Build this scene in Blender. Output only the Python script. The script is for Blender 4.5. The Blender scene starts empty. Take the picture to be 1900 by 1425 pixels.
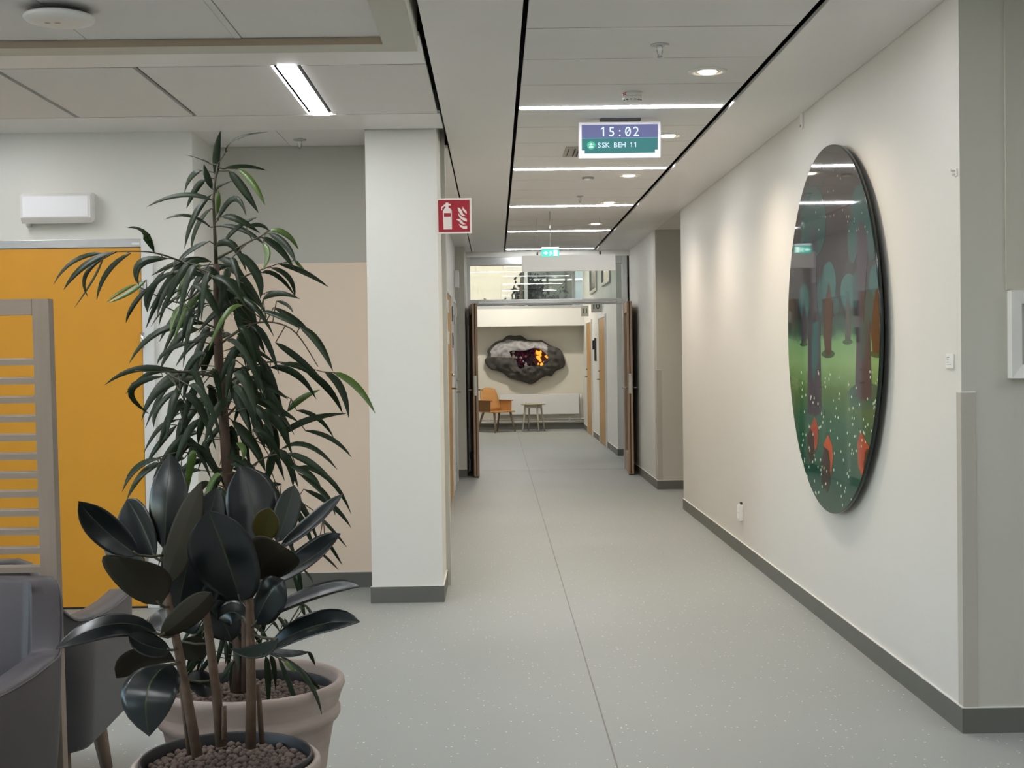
import bpy, bmesh, math, random
from mathutils import Vector, Matrix
R = random.Random(7)
scene = bpy.context.scene
COL = scene.collection

# ------------------------------------------------------------------ camera
F = 2500.0                       # focal length in pixels of the 1900 x 1425 frame
CAMZ = 1.43
CEIL = 2.77
d = Vector((919 - 950, 664 - 712.5, F)).normalized()         # corridor axis seen by the camera (x right, y down, z forward)
up = Vector((-0.0145, -1.0, 0.0)); up = (up - d * up.dot(d)).normalized()
rt = d.cross(up) * -1.0
if rt.x < 0: rt = -rt
# rows: camera x, y(up), z(back) axes written in world (X right, Y along corridor, Z up)
cx = Vector((rt.x, d.x, up.x)); cy = -Vector((rt.y, d.y, up.y)); cz = -Vector((rt.z, d.z, up.z))
rot = Matrix((cx, cy, cz)).transposed()
cam = bpy.data.cameras.new('camera'); cam_o = bpy.data.objects.new('camera', cam); COL.objects.link(cam_o)
cam.sensor_fit = 'HORIZONTAL'; cam.sensor_width = 36.0; cam.lens = 36.0 * F / 1900.0
cam.clip_start = 0.05; cam.clip_end = 300
cam_o.matrix_world = Matrix.Translation((0, 0, CAMZ)) @ rot.to_4x4()
scene.camera = cam_o
def P(px, py, Y):
    """world point at corridor depth Y that was measured at photo position px, py"""
    v = rot @ Vector((px - 950, 712.5 - py, -F))
    return Vector((0, 0, CAMZ)) + v * (Y / v.y)

# ------------------------------------------------------------------ world, sun, exposure
w = bpy.data.worlds.new('world'); scene.world = w; w.use_nodes = True
nt = w.node_tree; bg = nt.nodes['Background']
sky = nt.nodes.new('ShaderNodeTexSky'); sky.sky_type = 'NISHITA'; sky.sun_disc = False
sky.sun_elevation = math.radians(42); sky.sun_rotation = math.radians(200)
nt.links.new(sky.outputs[0], bg.inputs[0]); bg.inputs[1].default_value = 0.42
sun = bpy.data.lights.new('sun', 'SUN'); sun.energy = .9; sun.angle = 0.01; sun.color = (1, .95, .86)
sun_o = bpy.data.objects.new('sun', sun); COL.objects.link(sun_o)
sun_o.rotation_euler = (math.radians(48), 0, math.radians(-22))
scene.view_settings.view_transform = 'Standard'; scene.view_settings.look = 'None'
scene.view_settings.gamma = 1.0; scene.view_settings.use_curve_mapping = False
scene.view_settings.exposure = 1.67
LAMP = 13.0                      # linear light emission
SPOT = 17.0                      # warm downlight power

# ------------------------------------------------------------------ materials
def lin(c):
    return tuple(((v / 255) / 12.92 if v / 255 <= .04045 else ((v / 255 + .055) / 1.055) ** 2.4) for v in c[:3])
MATS = {}
def mat(name, col, rough=.6, var=.06, scale=8, bump=0, metal=0, spec=.5, coat=0, emit=None, estr=0, stretch=None, col2=None, bscale=None):
    if name in MATS: return MATS[name]
    m = bpy.data.materials.new(name); m.use_nodes = True; MATS[name] = m
    n = m.node_tree.nodes; L = m.node_tree.links; b = n['Principled BSDF']
    c = lin(col); c2 = lin(col2) if col2 else tuple(max(0, v * (1 - 2 * var)) for v in c)
    tc = n.new('ShaderNodeTexCoord'); mp = n.new('ShaderNodeMapping'); L.new(tc.outputs['Object'], mp.inputs[0])
    if stretch: mp.inputs['Scale'].default_value = stretch
    nz = n.new('ShaderNodeTexNoise'); nz.inputs['Scale'].default_value = scale; nz.inputs['Detail'].default_value = 4
    L.new(mp.outputs[0], nz.inputs['Vector'])
    mx = n.new('ShaderNodeMix'); mx.data_type = 'RGBA'
    mx.inputs[6].default_value = (*c, 1); mx.inputs[7].default_value = (*c2, 1)
    L.new(nz.outputs[0], mx.inputs[0]); L.new(mx.outputs[2], b.inputs['Base Color'])
    b.inputs['Roughness'].default_value = rough; b.inputs['Metallic'].default_value = metal
    b.inputs['Specular IOR Level'].default_value = spec; b.inputs['Coat Weight'].default_value = coat
    if bump:
        bp = n.new('ShaderNodeBump'); bp.inputs['Strength'].default_value = bump; bp.inputs['Distance'].default_value = .002
        nb = n.new('ShaderNodeTexNoise'); nb.inputs['Scale'].default_value = bscale or scale * 6; nb.inputs['Detail'].default_value = 3
        L.new(mp.outputs[0], nb.inputs['Vector']); L.new(nb.outputs[0], bp.inputs['Height']); L.new(bp.outputs[0], b.inputs['Normal'])
    if emit:
        b.inputs['Emission Color'].default_value = (*lin(emit), 1); b.inputs['Emission Strength'].default_value = estr
    return m
def glass(name, tint=(235, 240, 238), gloss=.12):
    if name in MATS: return MATS[name]
    m = bpy.data.materials.new(name); m.use_nodes = True; MATS[name] = m
    n = m.node_tree.nodes; L = m.node_tree.links
    for x in list(n):
        if x.type != 'OUTPUT_MATERIAL': n.remove(x)
    o = [x for x in n if x.type == 'OUTPUT_MATERIAL'][0]
    t = n.new('ShaderNodeBsdfTransparent'); t.inputs[0].default_value = (*lin(tint), 1)
    g = n.new('ShaderNodeBsdfGlossy'); g.inputs['Roughness'].default_value = .01
    fr = n.new('ShaderNodeFresnel'); fr.inputs[0].default_value = 1.5
    mx = n.new('ShaderNodeMixShader'); L.new(fr.outputs[0], mx.inputs[0]); L.new(t.outputs[0], mx.inputs[1]); L.new(g.outputs[0], mx.inputs[2])
    L.new(mx.outputs[0], o.inputs[0]); return m

M_WALL_R = mat('cream_wall_paint', (217, 214, 208), .55, .015, 3, .05)
M_WALL = mat('pale_grey_wall_paint', (225, 224, 217), .55, .015, 3, .05)
M_GREEN = mat('grey_green_wall_paint', (193, 191, 181), .55, .015, 3, .05)
M_BEIGE = mat('beige_wall_panel', (236, 216, 196), .5, .015, 3)
M_BASE = mat('dark_grey_baseboard', (104, 104, 98), .5, .08, 6)
M_SEAL = mat('white_sealant', (228, 226, 218), .5, .02, 6)
M_TILE = mat('ceiling_tile_white', (232, 230, 228), .8, .02, 5, .04)
M_STRIP = mat('ceiling_metal_strip', (238, 236, 234), .42, .02, 3)
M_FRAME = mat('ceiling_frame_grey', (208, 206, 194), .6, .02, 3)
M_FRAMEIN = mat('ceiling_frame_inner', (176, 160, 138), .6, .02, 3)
M_PLENUM = mat('dark_plenum', (26, 25, 24), .9, .1, 3)
M_WHITE = mat('white_plastic', (232, 231, 228), .4, .02, 6)
M_WMETAL = mat('white_lacquered_metal', (226, 226, 224), .35, .02, 6)
M_ALU = mat('brushed_aluminium', (196, 198, 198), .35, .05, 20, metal=.8, stretch=(1, 1, .05))
M_STEEL = mat('polished_steel', (200, 200, 196), .2, .03, 8, metal=1)
M_DARK = mat('black_rubber', (22, 22, 24), .6, .1, 12)
M_DGREY = mat('dark_grey_plastic', (60, 58, 56), .5, .06, 10)
M_LAMP = mat('lit_diffuser', (255, 255, 255), .5, 0, 2, emit=(250, 252, 255), estr=LAMP)
M_LAMPC = mat('lit_corridor_diffuser', (255, 255, 255), .5, 0, 2, emit=(250, 252, 255), estr=LAMP * 1.3)
M_SPOT = mat('lit_downlight', (255, 255, 255), .5, 0, 2, emit=(255, 236, 205), estr=4)
M_YELLOW = mat('ochre_yellow_door', (226, 160, 42), .45, .05, 5, .02)
M_WOOD = mat('pale_wood', (158, 142, 128), .6, .12, 6, .1, stretch=(12, 12, .8))
M_WOODH = mat('pale_wood_rail', (158, 142, 128), .6, .12, 6, .1, stretch=(.8, 12, 12))
M_OAK = mat('oak_veneer', (196, 152, 92), .45, .14, 5, stretch=(8, 8, .5))
M_WALNUT = mat('brown_wood_edge', (178, 148, 120), .5, .14, 5, stretch=(8, 8, .5))
M_LEATHER = mat('dark_grey_leather', (76, 71, 74), .52, .1, 4, .25, bscale=260)
M_LEATHER2 = mat('mid_grey_leather', (76, 73, 76), .48, .08, 4, .25, bscale=260)
M_LEGW = mat('brown_grey_wood_leg', (142, 122, 106), .55, .14, 6, stretch=(6, 6, .6))
M_POT = mat('whitewashed_terracotta', (190, 176, 166), .85, .1, 5, .3, col2=(146, 130, 121), stretch=(1, 1, 3))
M_LINER = mat('black_pot_liner', (40, 38, 40), .5, .1, 8)
M_PEB = mat('brown_clay_pebble', (122, 106, 97), .9, .2, 30, .5, col2=(84, 70, 63))
M_SOIL = mat('dark_soil', (54, 44, 40), .95, .2, 30, .5)

def floor_mat():
    m = mat('grey_green_vinyl', (156, 159, 155), .5, .03, 1.2, spec=.3)
    n = m.node_tree.nodes; L = m.node_tree.links; b = n['Principled BSDF']
    base = [l.from_socket for l in L if l.to_socket == b.inputs['Base Color']][0]
    tc = n.new('ShaderNodeTexCoord'); v = n.new('ShaderNodeTexVoronoi'); v.inputs['Scale'].default_value = 45
    L.new(tc.outputs['Object'], v.inputs['Vector'])
    r = n.new('ShaderNodeValToRGB'); r.color_ramp.elements[0].position = .13; r.color_ramp.elements[0].color = (1, 1, 1, 1)
    r.color_ramp.elements[1].position = .19; r.color_ramp.elements[1].color = (0, 0, 0, 1)
    L.new(v.outputs['Distance'], r.inputs[0])
    sel = n.new('ShaderNodeMath'); sel.operation = 'GREATER_THAN'; sel.inputs[1].default_value = .8
    sp = n.new('ShaderNodeSeparateColor'); L.new(v.outputs['Color'], sp.inputs[0]); L.new(sp.outputs[0], sel.inputs[0])
    mu = n.new('ShaderNodeMath'); mu.operation = 'MULTIPLY'; L.new(r.outputs[0], mu.inputs[0]); L.new(sel.outputs[0], mu.inputs[1])
    mx = n.new('ShaderNodeMix'); mx.data_type = 'RGBA'; L.new(mu.outputs[0], mx.inputs[0]); L.new(base, mx.inputs[6])
    mx.inputs[7].default_value = (*lin((226, 226, 214)), 1); L.new(mx.outputs[2], b.inputs['Base Color'])
    nz = n.new('ShaderNodeTexNoise'); nz.inputs['Scale'].default_value = 160; L.new(tc.outputs['Object'], nz.inputs['Vector'])
    bp = n.new('ShaderNodeBump'); bp.inputs['Strength'].default_value = .08; bp.inputs['Distance'].default_value = .001
    L.new(nz.outputs[0], bp.inputs['Height']); L.new(bp.outputs[0], b.inputs['Normal'])
    return m
M_FLOOR = floor_mat()

# ------------------------------------------------------------------ builders
def link(name, me, m, parent=None, loc=None):
    o = bpy.data.objects.new(name, me); COL.objects.link(o)
    if m is not None:
        for x in (m if isinstance(m, (list, tuple)) else [m]): me.materials.append(x)
    if parent is not None: o.parent = parent
    if loc is not None: o.location = loc
    return o
def raw(name, verts, faces, m, parent=None, smooth=False, loc=None, midx=None):
    me = bpy.data.meshes.new(name); me.from_pydata([tuple(v) for v in verts], [], faces); me.update()
    if smooth: me.polygons.foreach_set('use_smooth', [True] * len(me.polygons))
    o = link(name, me, m, parent, loc)
    if midx: me.polygons.foreach_set('material_index', midx)
    return o
BF = [(0, 3, 2, 1), (4, 5, 6, 7), (0, 1, 5, 4), (1, 2, 6, 5), (2, 3, 7, 6), (3, 0, 4, 7)]
def bverts(x0, x1, y0, y1, z0, z1):
    return [(x0, y0, z0), (x1, y0, z0), (x1, y1, z0), (x0, y1, z0), (x0, y0, z1), (x1, y0, z1), (x1, y1, z1), (x0, y1, z1)]
def finish_bm(name, bm, m, parent, smooth=False, loc=None):
    bmesh.ops.recalc_face_normals(bm, faces=bm.faces)
    me = bpy.data.meshes.new(name); bm.to_mesh(me); bm.free()
    if smooth: me.polygons.foreach_set('use_smooth', [True] * len(me.polygons))
    return link(name, me, m, parent, loc)
def box(name, x0, x1, y0, y1, z0, z1, m, parent=None, bevel=0, loc=None):
    if not bevel: return raw(name, bverts(x0, x1, y0, y1, z0, z1), BF, m, parent, loc=loc)
    bm = bmesh.new(); vs = [bm.verts.new(v) for v in bverts(x0, x1, y0, y1, z0, z1)]
    for f in BF: bm.faces.new([vs[i] for i in f])
    bmesh.ops.bevel(bm, geom=list(bm.edges), offset=bevel, segments=2, affect='EDGES', profile=.5)
    return finish_bm(name, bm, m, parent, loc=loc)
def boxes(name, lst, m, parent=None, loc=None):
    V = []; Fc = []
    for b in lst:
        k = len(V); V += bverts(*b); Fc += [tuple(i + k for i in f) for f in BF]
    return raw(name, V, Fc, m, parent, loc=loc)
def lathe_data(prof, seg=32, c=(0, 0, 0), axis='z'):
    V = []; Fc = []
    for r, z in prof:
        for i in range(seg):
            a = 2 * math.pi * i / seg
            p = (r * math.cos(a), r * math.sin(a), z)
            if axis == 'y': p = (p[0], p[2], p[1])
            if axis == 'x': p = (p[2], p[0], p[1])
            V.append((p[0] + c[0], p[1] + c[1], p[2] + c[2]))
    for j in range(len(prof) - 1):
        for i in range(seg):
            i2 = (i + 1) % seg
            Fc.append((j * seg + i, j * seg + i2, (j + 1) * seg + i2, (j + 1) * seg + i))
    if prof[0][0] > 1e-5: Fc.append(tuple(range(seg))[::-1])
    if prof[-1][0] > 1e-5: Fc.append(tuple((len(prof) - 1) * seg + i for i in range(seg)))
    return V, Fc
def lathe(name, prof, m, parent=None, seg=32, c=(0, 0, 0), axis='z', smooth=True, loc=None, cap=True):
    V, Fc = lathe_data(prof, seg, c, axis)
    bm = bmesh.new(); vs = [bm.verts.new(v) for v in V]
    for f in Fc:
        if not cap and len(f) == seg: continue
        try: bm.faces.new([vs[i] for i in f])
        except ValueError: pass
    bmesh.ops.remove_doubles(bm, verts=bm.verts, dist=1e-6)
    o = finish_bm(name, bm, m, parent, False, loc)
    if smooth:
        for p in o.data.polygons: p.use_smooth = len(p.vertices) <= 4
    return o
def tube_data(pts, radii, seg=8):
    pts = [Vector(p) for p in pts]; V = []; Fc = []
    n = len(pts)
    if not isinstance(radii, (list, tuple)): radii = [radii] * n
    ref = None
    for i, p in enumerate(pts):
        t = (pts[min(i + 1, n - 1)] - pts[max(i - 1, 0)]).normalized()
        if ref is None:
            ref = t.cross(Vector((0, 0, 1)) if abs(t.z) < .9 else Vector((1, 0, 0))).normalized()
        else:
            ref = (ref - t * ref.dot(t)).normalized()
        b = t.cross(ref)
        for k in range(seg):
            a = 2 * math.pi * k / seg
            V.append(p + (ref * math.cos(a) + b * math.sin(a)) * radii[i])
    for j in range(n - 1):
        for k in range(seg):
            k2 = (k + 1) % seg
            Fc.append((j * seg + k, j * seg + k2, (j + 1) * seg + k2, (j + 1) * seg + k))
    Fc.append(tuple(range(seg))[::-1]); Fc.append(tuple((n - 1) * seg + k for k in range(seg)))
    return V, Fc
def tube(name, pts, radii, m, parent=None, seg=8, loc=None):
    V, Fc = tube_data(pts, radii, seg); return raw(name, V, Fc, m, parent, True, loc)
def prism(name, poly, y0, y1, m, parent=None, loc=None, plane='xz', bevel=0):
    """polygon in the xz (or yz, xy) plane, extruded along the remaining axis"""
    bm = bmesh.new()
    def mk(a, b, t): return {'xz': (a, t, b), 'yz': (t, a, b), 'xy': (a, b, t)}[plane]
    A = [bm.verts.new(mk(a, b, y0)) for a, b in poly]; B = [bm.verts.new(mk(a, b, y1)) for a, b in poly]
    bm.faces.new(A); bm.faces.new(B[::-1]); n = len(poly)
    for i in range(n): bm.faces.new((A[i], A[(i + 1) % n], B[(i + 1) % n], B[i]))
    return finish_bm(name, bm, m, parent, False, loc)
def empty(name, loc=(0, 0, 0), rz=0):
    o = bpy.data.objects.new(name, None); COL.objects.link(o); o.location = loc; o.rotation_euler = (0, 0, rz)
    o.empty_display_size = .05; return o
def tag(o, label, cat, group=None, kind=None):
    o['label'] = label; o['category'] = cat
    if group: o['group'] = group
    if kind: o['kind'] = kind
    return o
def struct(o, label=None, cat=None):
    o['kind'] = 'structure'
    if label: o['label'] = label
    if cat: o['category'] = cat
    return o
def copy_tree(o, parent=None):
    c = o.copy(); COL.objects.link(c)
    if parent is not None: c.parent = parent
    for ch in list(o.children): copy_tree(ch, c)
    return c
def text_mesh(name, s, size, m, parent, loc, rot=(math.pi / 2, 0, 0), mono=None, depth=.0006):
    """flat lettering; mono = advance per character"""
    objs = []
    bm = bmesh.new()
    for i, ch in enumerate(s if mono else [s]):
        if ch == ' ': continue
        if mono and ch == '1':
            b1 = bmesh.new(); w_ = size * .05
            pts = [(-w_, 0), (w_, 0), (w_, size * .70), (-w_ * .6, size * .70), (-size * .2, size * .56), (-size * .2, size * .47), (-w_, size * .57)]
            f_ = b1.faces.new([b1.verts.new((a_, c_, depth)) for a_, c_ in pts]); b1.verts.ensure_lookup_table()
            me = bpy.data.meshes.new('one'); b1.to_mesh(me); b1.free(); me.transform(Matrix.Translation((i * mono, 0, 0))); bm.from_mesh(me); bpy.data.meshes.remove(me); continue
        cu = bpy.data.curves.new('lettering', 'FONT'); cu.body = ch; cu.size = size; cu.extrude = depth
        cu.align_x = 'CENTER' if mono else 'LEFT'; cu.resolution_u = 4
        to = bpy.data.objects.new('lettering', cu); COL.objects.link(to)
        bpy.context.view_layer.update()
        me = bpy.data.meshes.new_from_object(to.evaluated_get(bpy.context.evaluated_depsgraph_get()))
        me.transform(Matrix.Translation((i * (mono or 0), 0, 0))); bm.from_mesh(me)
        bpy.data.objects.remove(to); bpy.data.curves.remove(cu); bpy.data.meshes.remove(me)
    me = bpy.data.meshes.new(name); bm.to_mesh(me); bm.free(); me.materials.clear()
    o = link(name, me, m, parent, loc); o.rotation_euler = rot
    return o

# ================================================================== STRUCTURE
TOP = 3.0
floor = struct(box('floor', -6.2, 6.2, -3.7, 27.0, -.12, 0, M_FLOOR), 'grey-green speckled vinyl floor running the length of the corridor', 'floor')
box('weld_seam', .401, .407, -3.5, 26.6, -.001, .0006, mat('floor_weld', (112, 110, 103), .5, .05, 20), floor)
box('weld_seam', -.62, 1.72, 17.05, 17.10, -.001, .0008, mat('door_threshold', (128, 128, 122), .4, .05, 20), floor)

def wall(name, x0, x1, y0, y1, m, z1=TOP, z0=0.0):
    return struct(box(name, x0, x1, y0, y1, z0, z1, m))
w_right = wall('wall_right', 1.735, 1.93, 5.0, 12.5, M_WALL_R); w_right['label'] = 'long cream wall that carries the round forest picture'
w_cor = wall('wall_corner', 1.93, 6.2, 5.0, 5.19, M_GREEN)
# thin face of the grey-green paint over the end of the cream wall
box('end_paint', 1.735, 1.93, 4.9985, 5.0, 0, TOP, M_GREEN, w_right)
box('wall_panel', 1.903, 3.2, 4.988, 4.9995, 1.655, TOP - .1, mat('lighter_grey_panel', (188, 186, 174), .5, .02, 3), w_cor)
wall('wall_niche_near', 1.93, 3.6, 12.3, 12.5, M_GREEN)
wall('wall_niche_side', 3.6, 3.75, 12.3, 14.56, M_GREEN)
w_rf = wall('wall_niche_far', 1.72, 3.6, 14.36, 14.56, M_GREEN)
wall('wall_right_far', 1.72, 1.9, 14.56, 17.04, M_WALL)
w_door = wall('wall_lounge', -6.2, -1.743, 7.87, 8.47, M_WALL)
w_rec = wall('wall_recess', -6.2, -.3, 8.47, 8.60, M_GREEN)
box('wall_protection_panel', -1.742, -.744, 8.466, 8.4705, .09, 2.04, M_BEIGE, w_rec)
column = wall('wall_column', -.743, -.327, 7.9, 9.05, M_WALL); column['label'] = 'square pale grey column at the left of the corridor mouth'
w_left = wall('wall_left', -.67, -.47, 9.05, 16.2, M_WALL)
wall('wall_left_return', -.67, -.358, 16.2, 17.04, M_GREEN)
wall('wall_back', -6.2, 6.2, -3.7, -3.5, M_WALL)
wl = wall('wall_lounge_left', -6.4, -6.2, -3.7, 8.6, M_WALL, .85); boxes('wall_pier', [(-6.4, -6.2, -3.7, 8.6, 2.5, TOP), (-6.4, -6.2, -3.7, -2.6, .85, 2.5), (-6.4, -6.2, 6.0, 8.6, .85, 2.5)], M_WALL, wl)
added_win = struct(empty('added_window_4', (-6.3, 1.7, .85)), 'unseen window row added to brighten the lounge with daylight', 'window')  # unseen window row added so daylight lifts ceiling and walls
boxes('window_frame', [(-.04, .04, -4.3, 4.3, 0, .06), (-.04, .04, -4.3, 4.3, 1.59, 1.65)] + [(-.04, .04, y - .03, y + .03, .06, 1.59) for y in (-4.27, -2.14, 0, 2.14, 4.27)], M_ALU, added_win)
for y in (-4.24, -2.11, .03, 2.17): box('window_pane', -.004, .004, y, y + 2.07, .06, 1.59, glass('clear_glass'), added_win)
pt = bpy.data.lights.new('window_portal', 'AREA'); pt.shape = 'RECTANGLE'; pt.size = 8.5; pt.size_y = 1.6; pt.cycles.is_portal = True
pto = bpy.data.objects.new('window_portal', pt); COL.objects.link(pto); pto.parent = added_win; pto.location = (-.06, 0, .83); pto.rotation_euler = (math.pi / 2, 0, -math.pi / 2)
wall('wall_near_right', 6.2, 6.4, -3.7, 5.2, M_WALL)
# far room
w_far = wall('wall_far', -2.7, 3.2, 26.72, 26.95, mat('warm_grey_wall_paint', (218, 213, 199), .55, .015, 3, .05), 2.40); w_far['label'] = 'pale end wall behind the geode relief'
w_farr = wall('wall_far_right', 1.745, 1.9, 19.3, 26.72, M_WALL, 3.7)
wall('wall_far_left', -2.9, -2.7, 17.04, 26.95, M_WALL, 3.7)
wall('wall_far_side', 3.2, 3.35, 17.04, 26.95, M_WALL, 3.7)
wall('wall_far_near', -2.9, -.345, 17.04, 17.16, M_WALL, 3.7)
wall('wall_far_near_right', 1.72, 3.35, 17.04, 17.16, M_WALL, 3.7)
wall('wall_above_door', -.345, 1.72, 17.04, 17.16, M_WALL, 3.7, 2.70)
led = box('trim_ledge', -2.7, 1.745, 26.25, 26.72, 2.04, 2.37, M_WALL); struct(led, 'boxed white ledge above the geode relief', 'ledge')
fc = struct(box('ceiling_far', -2.9, 3.35, 17.04, 27.0, 3.7, 3.8, M_TILE))

# baseboards with a pale sealant line on top
def baseboard(name, segs, h=.095):
    """segs: boxes in plan (x0,x1,y0,y1)"""
    o = None
    o = boxes(name, [(a, b, c, e, 0, h) for a, b, c, e in segs], M_BASE); struct(o)
    boxes('sealant_line', [(a - .0006, b + .0006, c - .0006, e + .0006, h, h + .004) for a, b, c, e in segs], M_SEAL, o)
    return o
T = .008
baseboard('baseboard_right', [(1.735 - T, 1.735, 5.0 - T, 12.5)])
baseboard('baseboard_corner', [(1.735, 6.19, 4.9985 - T, 4.9985)])
baseboard('baseboard_niche', [(1.72, 3.59, 14.36 - T, 14.36)])
baseboard('baseboard_right_far', [(1.72 - T, 1.72, 14.36 - T, 17.04)])
baseboard('baseboard_column', [(-.743 - T, -.327 + T, 7.9 - T, 7.9), (-.327, -.327 + T, 7.9, 9.05)])
baseboard('baseboard_recess', [(-1.743, -.751, 8.466 - T, 8.466)])
baseboard('baseboard_lounge', [(-2.0, -1.743, 7.87 - T, 7.87), (-1.743, -1.743 + T, 7.87 - T, 8.46)])
baseboard('baseboard_left', [(-.47, -.47 + T, 9.05, 12.55), (-.47, -.47 + T, 14.12, 14.55), (-.47, -.47 + T, 15.75, 16.19)])
baseboard('baseboard_left_return', [(-.462, -.358, 16.2 - T, 16.2)])
baseboard('baseboard_far', [(-2.69, 1.737, 26.72 - T, 26.72)], .12)
baseboard('baseboard_far_right', [(1.745 - T, 1.745, 19.3 - T, 21.05), (1.745 - T, 1.745, 22.5, 24.1), (1.745 - T, 1.745, 25.5, 26.71), (1.745, 1.9, 19.3 - T, 19.3)])

# ------------------------------------------------------------------ ceiling: dark plenum slab that carries tiles and strips
ceiling = struct(box('ceiling', -6.4, 6.4, -3.7, 17.04, TOP, TOP + .1, M_PLENUM), 'suspended ceiling of pale tiles and smooth metal strips', 'ceiling')
TT = .018
def panel(name, x0, x1, y0, y1, z=CEIL, m=None, th=TT): return box(name, x0, x1, y0, y1, z, z + th, m or M_TILE, ceiling)
XL, XR = .147, 1.25
LY = [.19 + 2.36 * k for k in range(-1, 8)]          # linear light rows: ... 4.91, 7.27, 9.63, 11.99, 14.35, 16.71
LY = [y for y in LY if -3.2 < y < 16.9]
GAP = .010
for y in LY:
    y0 = y + .03; step = (2.36 - .06) / 4
    for k in range(4):
        a, b = y0 + k * step, y0 + (k + 1) * step
        if a > 16.95: continue
        panel('ceiling_tile', XL, XR, a + GAP / 2, min(b, 17.03) - GAP / 2)
panel('ceiling_tile', XL, XR, -3.5, LY[0] - .03)
panel('ceiling_strip', -.273, .125, -3.5, 17.03, m=M_STRIP)
panel('ceiling_strip', 1.29, 1.733, -3.5, 17.03, m=M_STRIP)
panel('ceiling_strip', -.47, -.285, 8.6, 17.03, m=M_STRIP)
# small steel edge profile along the tile ends
panel('edge_profile', XR + .002, XR + .012, -3.5, 17.03, CEIL + .012, M_TILE, .02)
# niche and area beyond the near corner
panel('ceiling_tile', 1.737, 3.6, 12.5, 14.36)
for k in range(6):
    panel('ceiling_tile', 1.737 + k * .75, 1.737 + (k + 1) * .75 - .006, -3.5, 4.99)
# lounge ceiling
panel('ceiling_strip', -6.2, -.285, 7.4, 7.87, m=M_STRIP)
panel('ceiling_tile', -1.743, -1.26, 7.87, 8.465); panel('ceiling_tile', -1.256, -.743, 7.87, 8.465)
PX = [(-.864, -.297), (-1.603, -1.0), (-2.24, -1.629), (-2.835, -2.266), (-3.51, -2.935), (-4.145, -3.53), (-4.78, -4.165), (-5.415, -4.8), (-6.19, -5.435)]
for a, b in PX: panel('ceiling_tile', a, b, 6.164, 7.384)
panel('ceiling_strip', -6.2, -.297, 5.62, 6.15, m=M_STRIP)
# dropped island frame with recessed tiles
fz = 2.70
frm = boxes('ceiling_frame', [(-6.19, -.302, 5.465, 5.594, fz, 2.98), (-.4346, -.302, -3.49, 5.465, fz, 2.98)], M_FRAME, ceiling)
boxes('frame_inner_lining', [(-6.19, -.4346, 5.4655, 5.4656, 0, 0)], M_FRAMEIN, frm) if False else None
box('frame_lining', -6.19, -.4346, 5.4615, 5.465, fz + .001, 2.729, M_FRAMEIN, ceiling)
TJ = [-.437, -1.0, -1.62, -2.24, -2.86, -3.48, -4.1, -4.72, -5.34, -6.18]
for k in range(len(TJ) - 1):
    for a, b in ((-3.48, -1.6), (-1.6, .6), (.6, 3.0), (3.0, 5.455)):
        panel('ceiling_tile', TJ[k + 1] + .002, TJ[k] - .002 - (.03 if k == 1 else 0), a + .002, b - .002, 2.73)
    if k == 1: panel('joint_profile', TJ[k] - .029, TJ[k] - .003, -3.48, 5.453, 2.7285, M_TILE)

# ------------------------------------------------------------------ linear lights
def linear_light(x0, x1, y0, y1, label, z=CEIL, group='linear ceiling lights', m=None):
    m = m or M_LAMP
    cxm, cym = (x0 + x1) / 2, (y0 + y1) / 2
    t = empty('linear_light', (cxm, cym, z)); tag(t, label, 'ceiling light', group)
    a, b = (x1 - x0) / 2, (y1 - y0) / 2
    box('diffuser', -a, a, -b, b, -.004, .004, m, t)
    boxes('housing', [(-a, a, -b, b, .0045, .05)], M_DGREY, t)
    return t
names = ['first linear light strip over the corridor, in front of the smoke detector and clock display',
         'second linear light strip over the corridor, just beyond the clock display',
         'third linear light strip along the corridor ceiling', 'fourth linear light strip along the corridor ceiling',
         'last linear light strip, right before the glazed double doors']
vis = [y for y in LY if y > 6]
for y in LY:
    lab = names[vis.index(y)] if y in vis else 'linear light strip over the corridor outside the picture'
    linear_light(XL + .012, XR - .012, y - .024, y + .024, lab, m=M_LAMPC)
linear_light(-.972, -.887, 6.156, 7.394, 'wide bright linear light set lengthwise in the lounge ceiling', group=None)
for (x, y) in ((-2.55, 6.15), (-4.2, 6.15)):
    pass
linear_light(-2.92, -2.85, 6.156, 7.394, 'unseen lengthwise light added to brighten the lounge wall', group=None)  # lamp added out of view to brighten the yellow door wall
for (x, y) in ((-1.31, 3.7), (-1.31, 1.2), (-2.55, 1.6), (-2.55, 4.1), (-4.4, 1.6), (-4.4, 4.1), (-2.0, -1.6), (3.4, 1.2), (3.4, 3.4), (3.4, -1.2)):  # ceiling lamps added out of view to raise overall brightness
    linear_light(x - .05, x + .05, y - .6, y + .6, 'unseen linear light strip added to brighten the room', (2.722 if x < 0 else CEIL - .006), 'added unseen ceiling lights')

# ------------------------------------------------------------------ yellow door (door_1)
dX1 = P(266, 700, 7.86).x
door = struct(empty('door_1', (dX1 - .65, 7.87, 0)), 'wide ochre-yellow door with white metal frame', 'door')
zt = 2.098
box('door_leaf', -.66, .648, -.012, .0, .012, zt, M_YELLOW, door)
box('door_frame_top', -.7, .655, -.02, 0, zt + .004, zt + .052, M_ALU, door, .003)
box('door_frame_side', .652, .72, -.022, 0, 0, zt + .05, M_WMETAL, door, .004)
box('label_sticker', .60, .645, -.0215, -.019, zt + .018, zt + .03, M_WHITE, door)
box('floor_seal', -.66, .65, -.014, 0, 0, .011, M_DARK, door)
for zz in (1.56, .3, 1.86):
    lathe('hinge', [(.012, -.045), (.012, .045)], M_STEEL, door, 12, (.652, -.026, zz))

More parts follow.
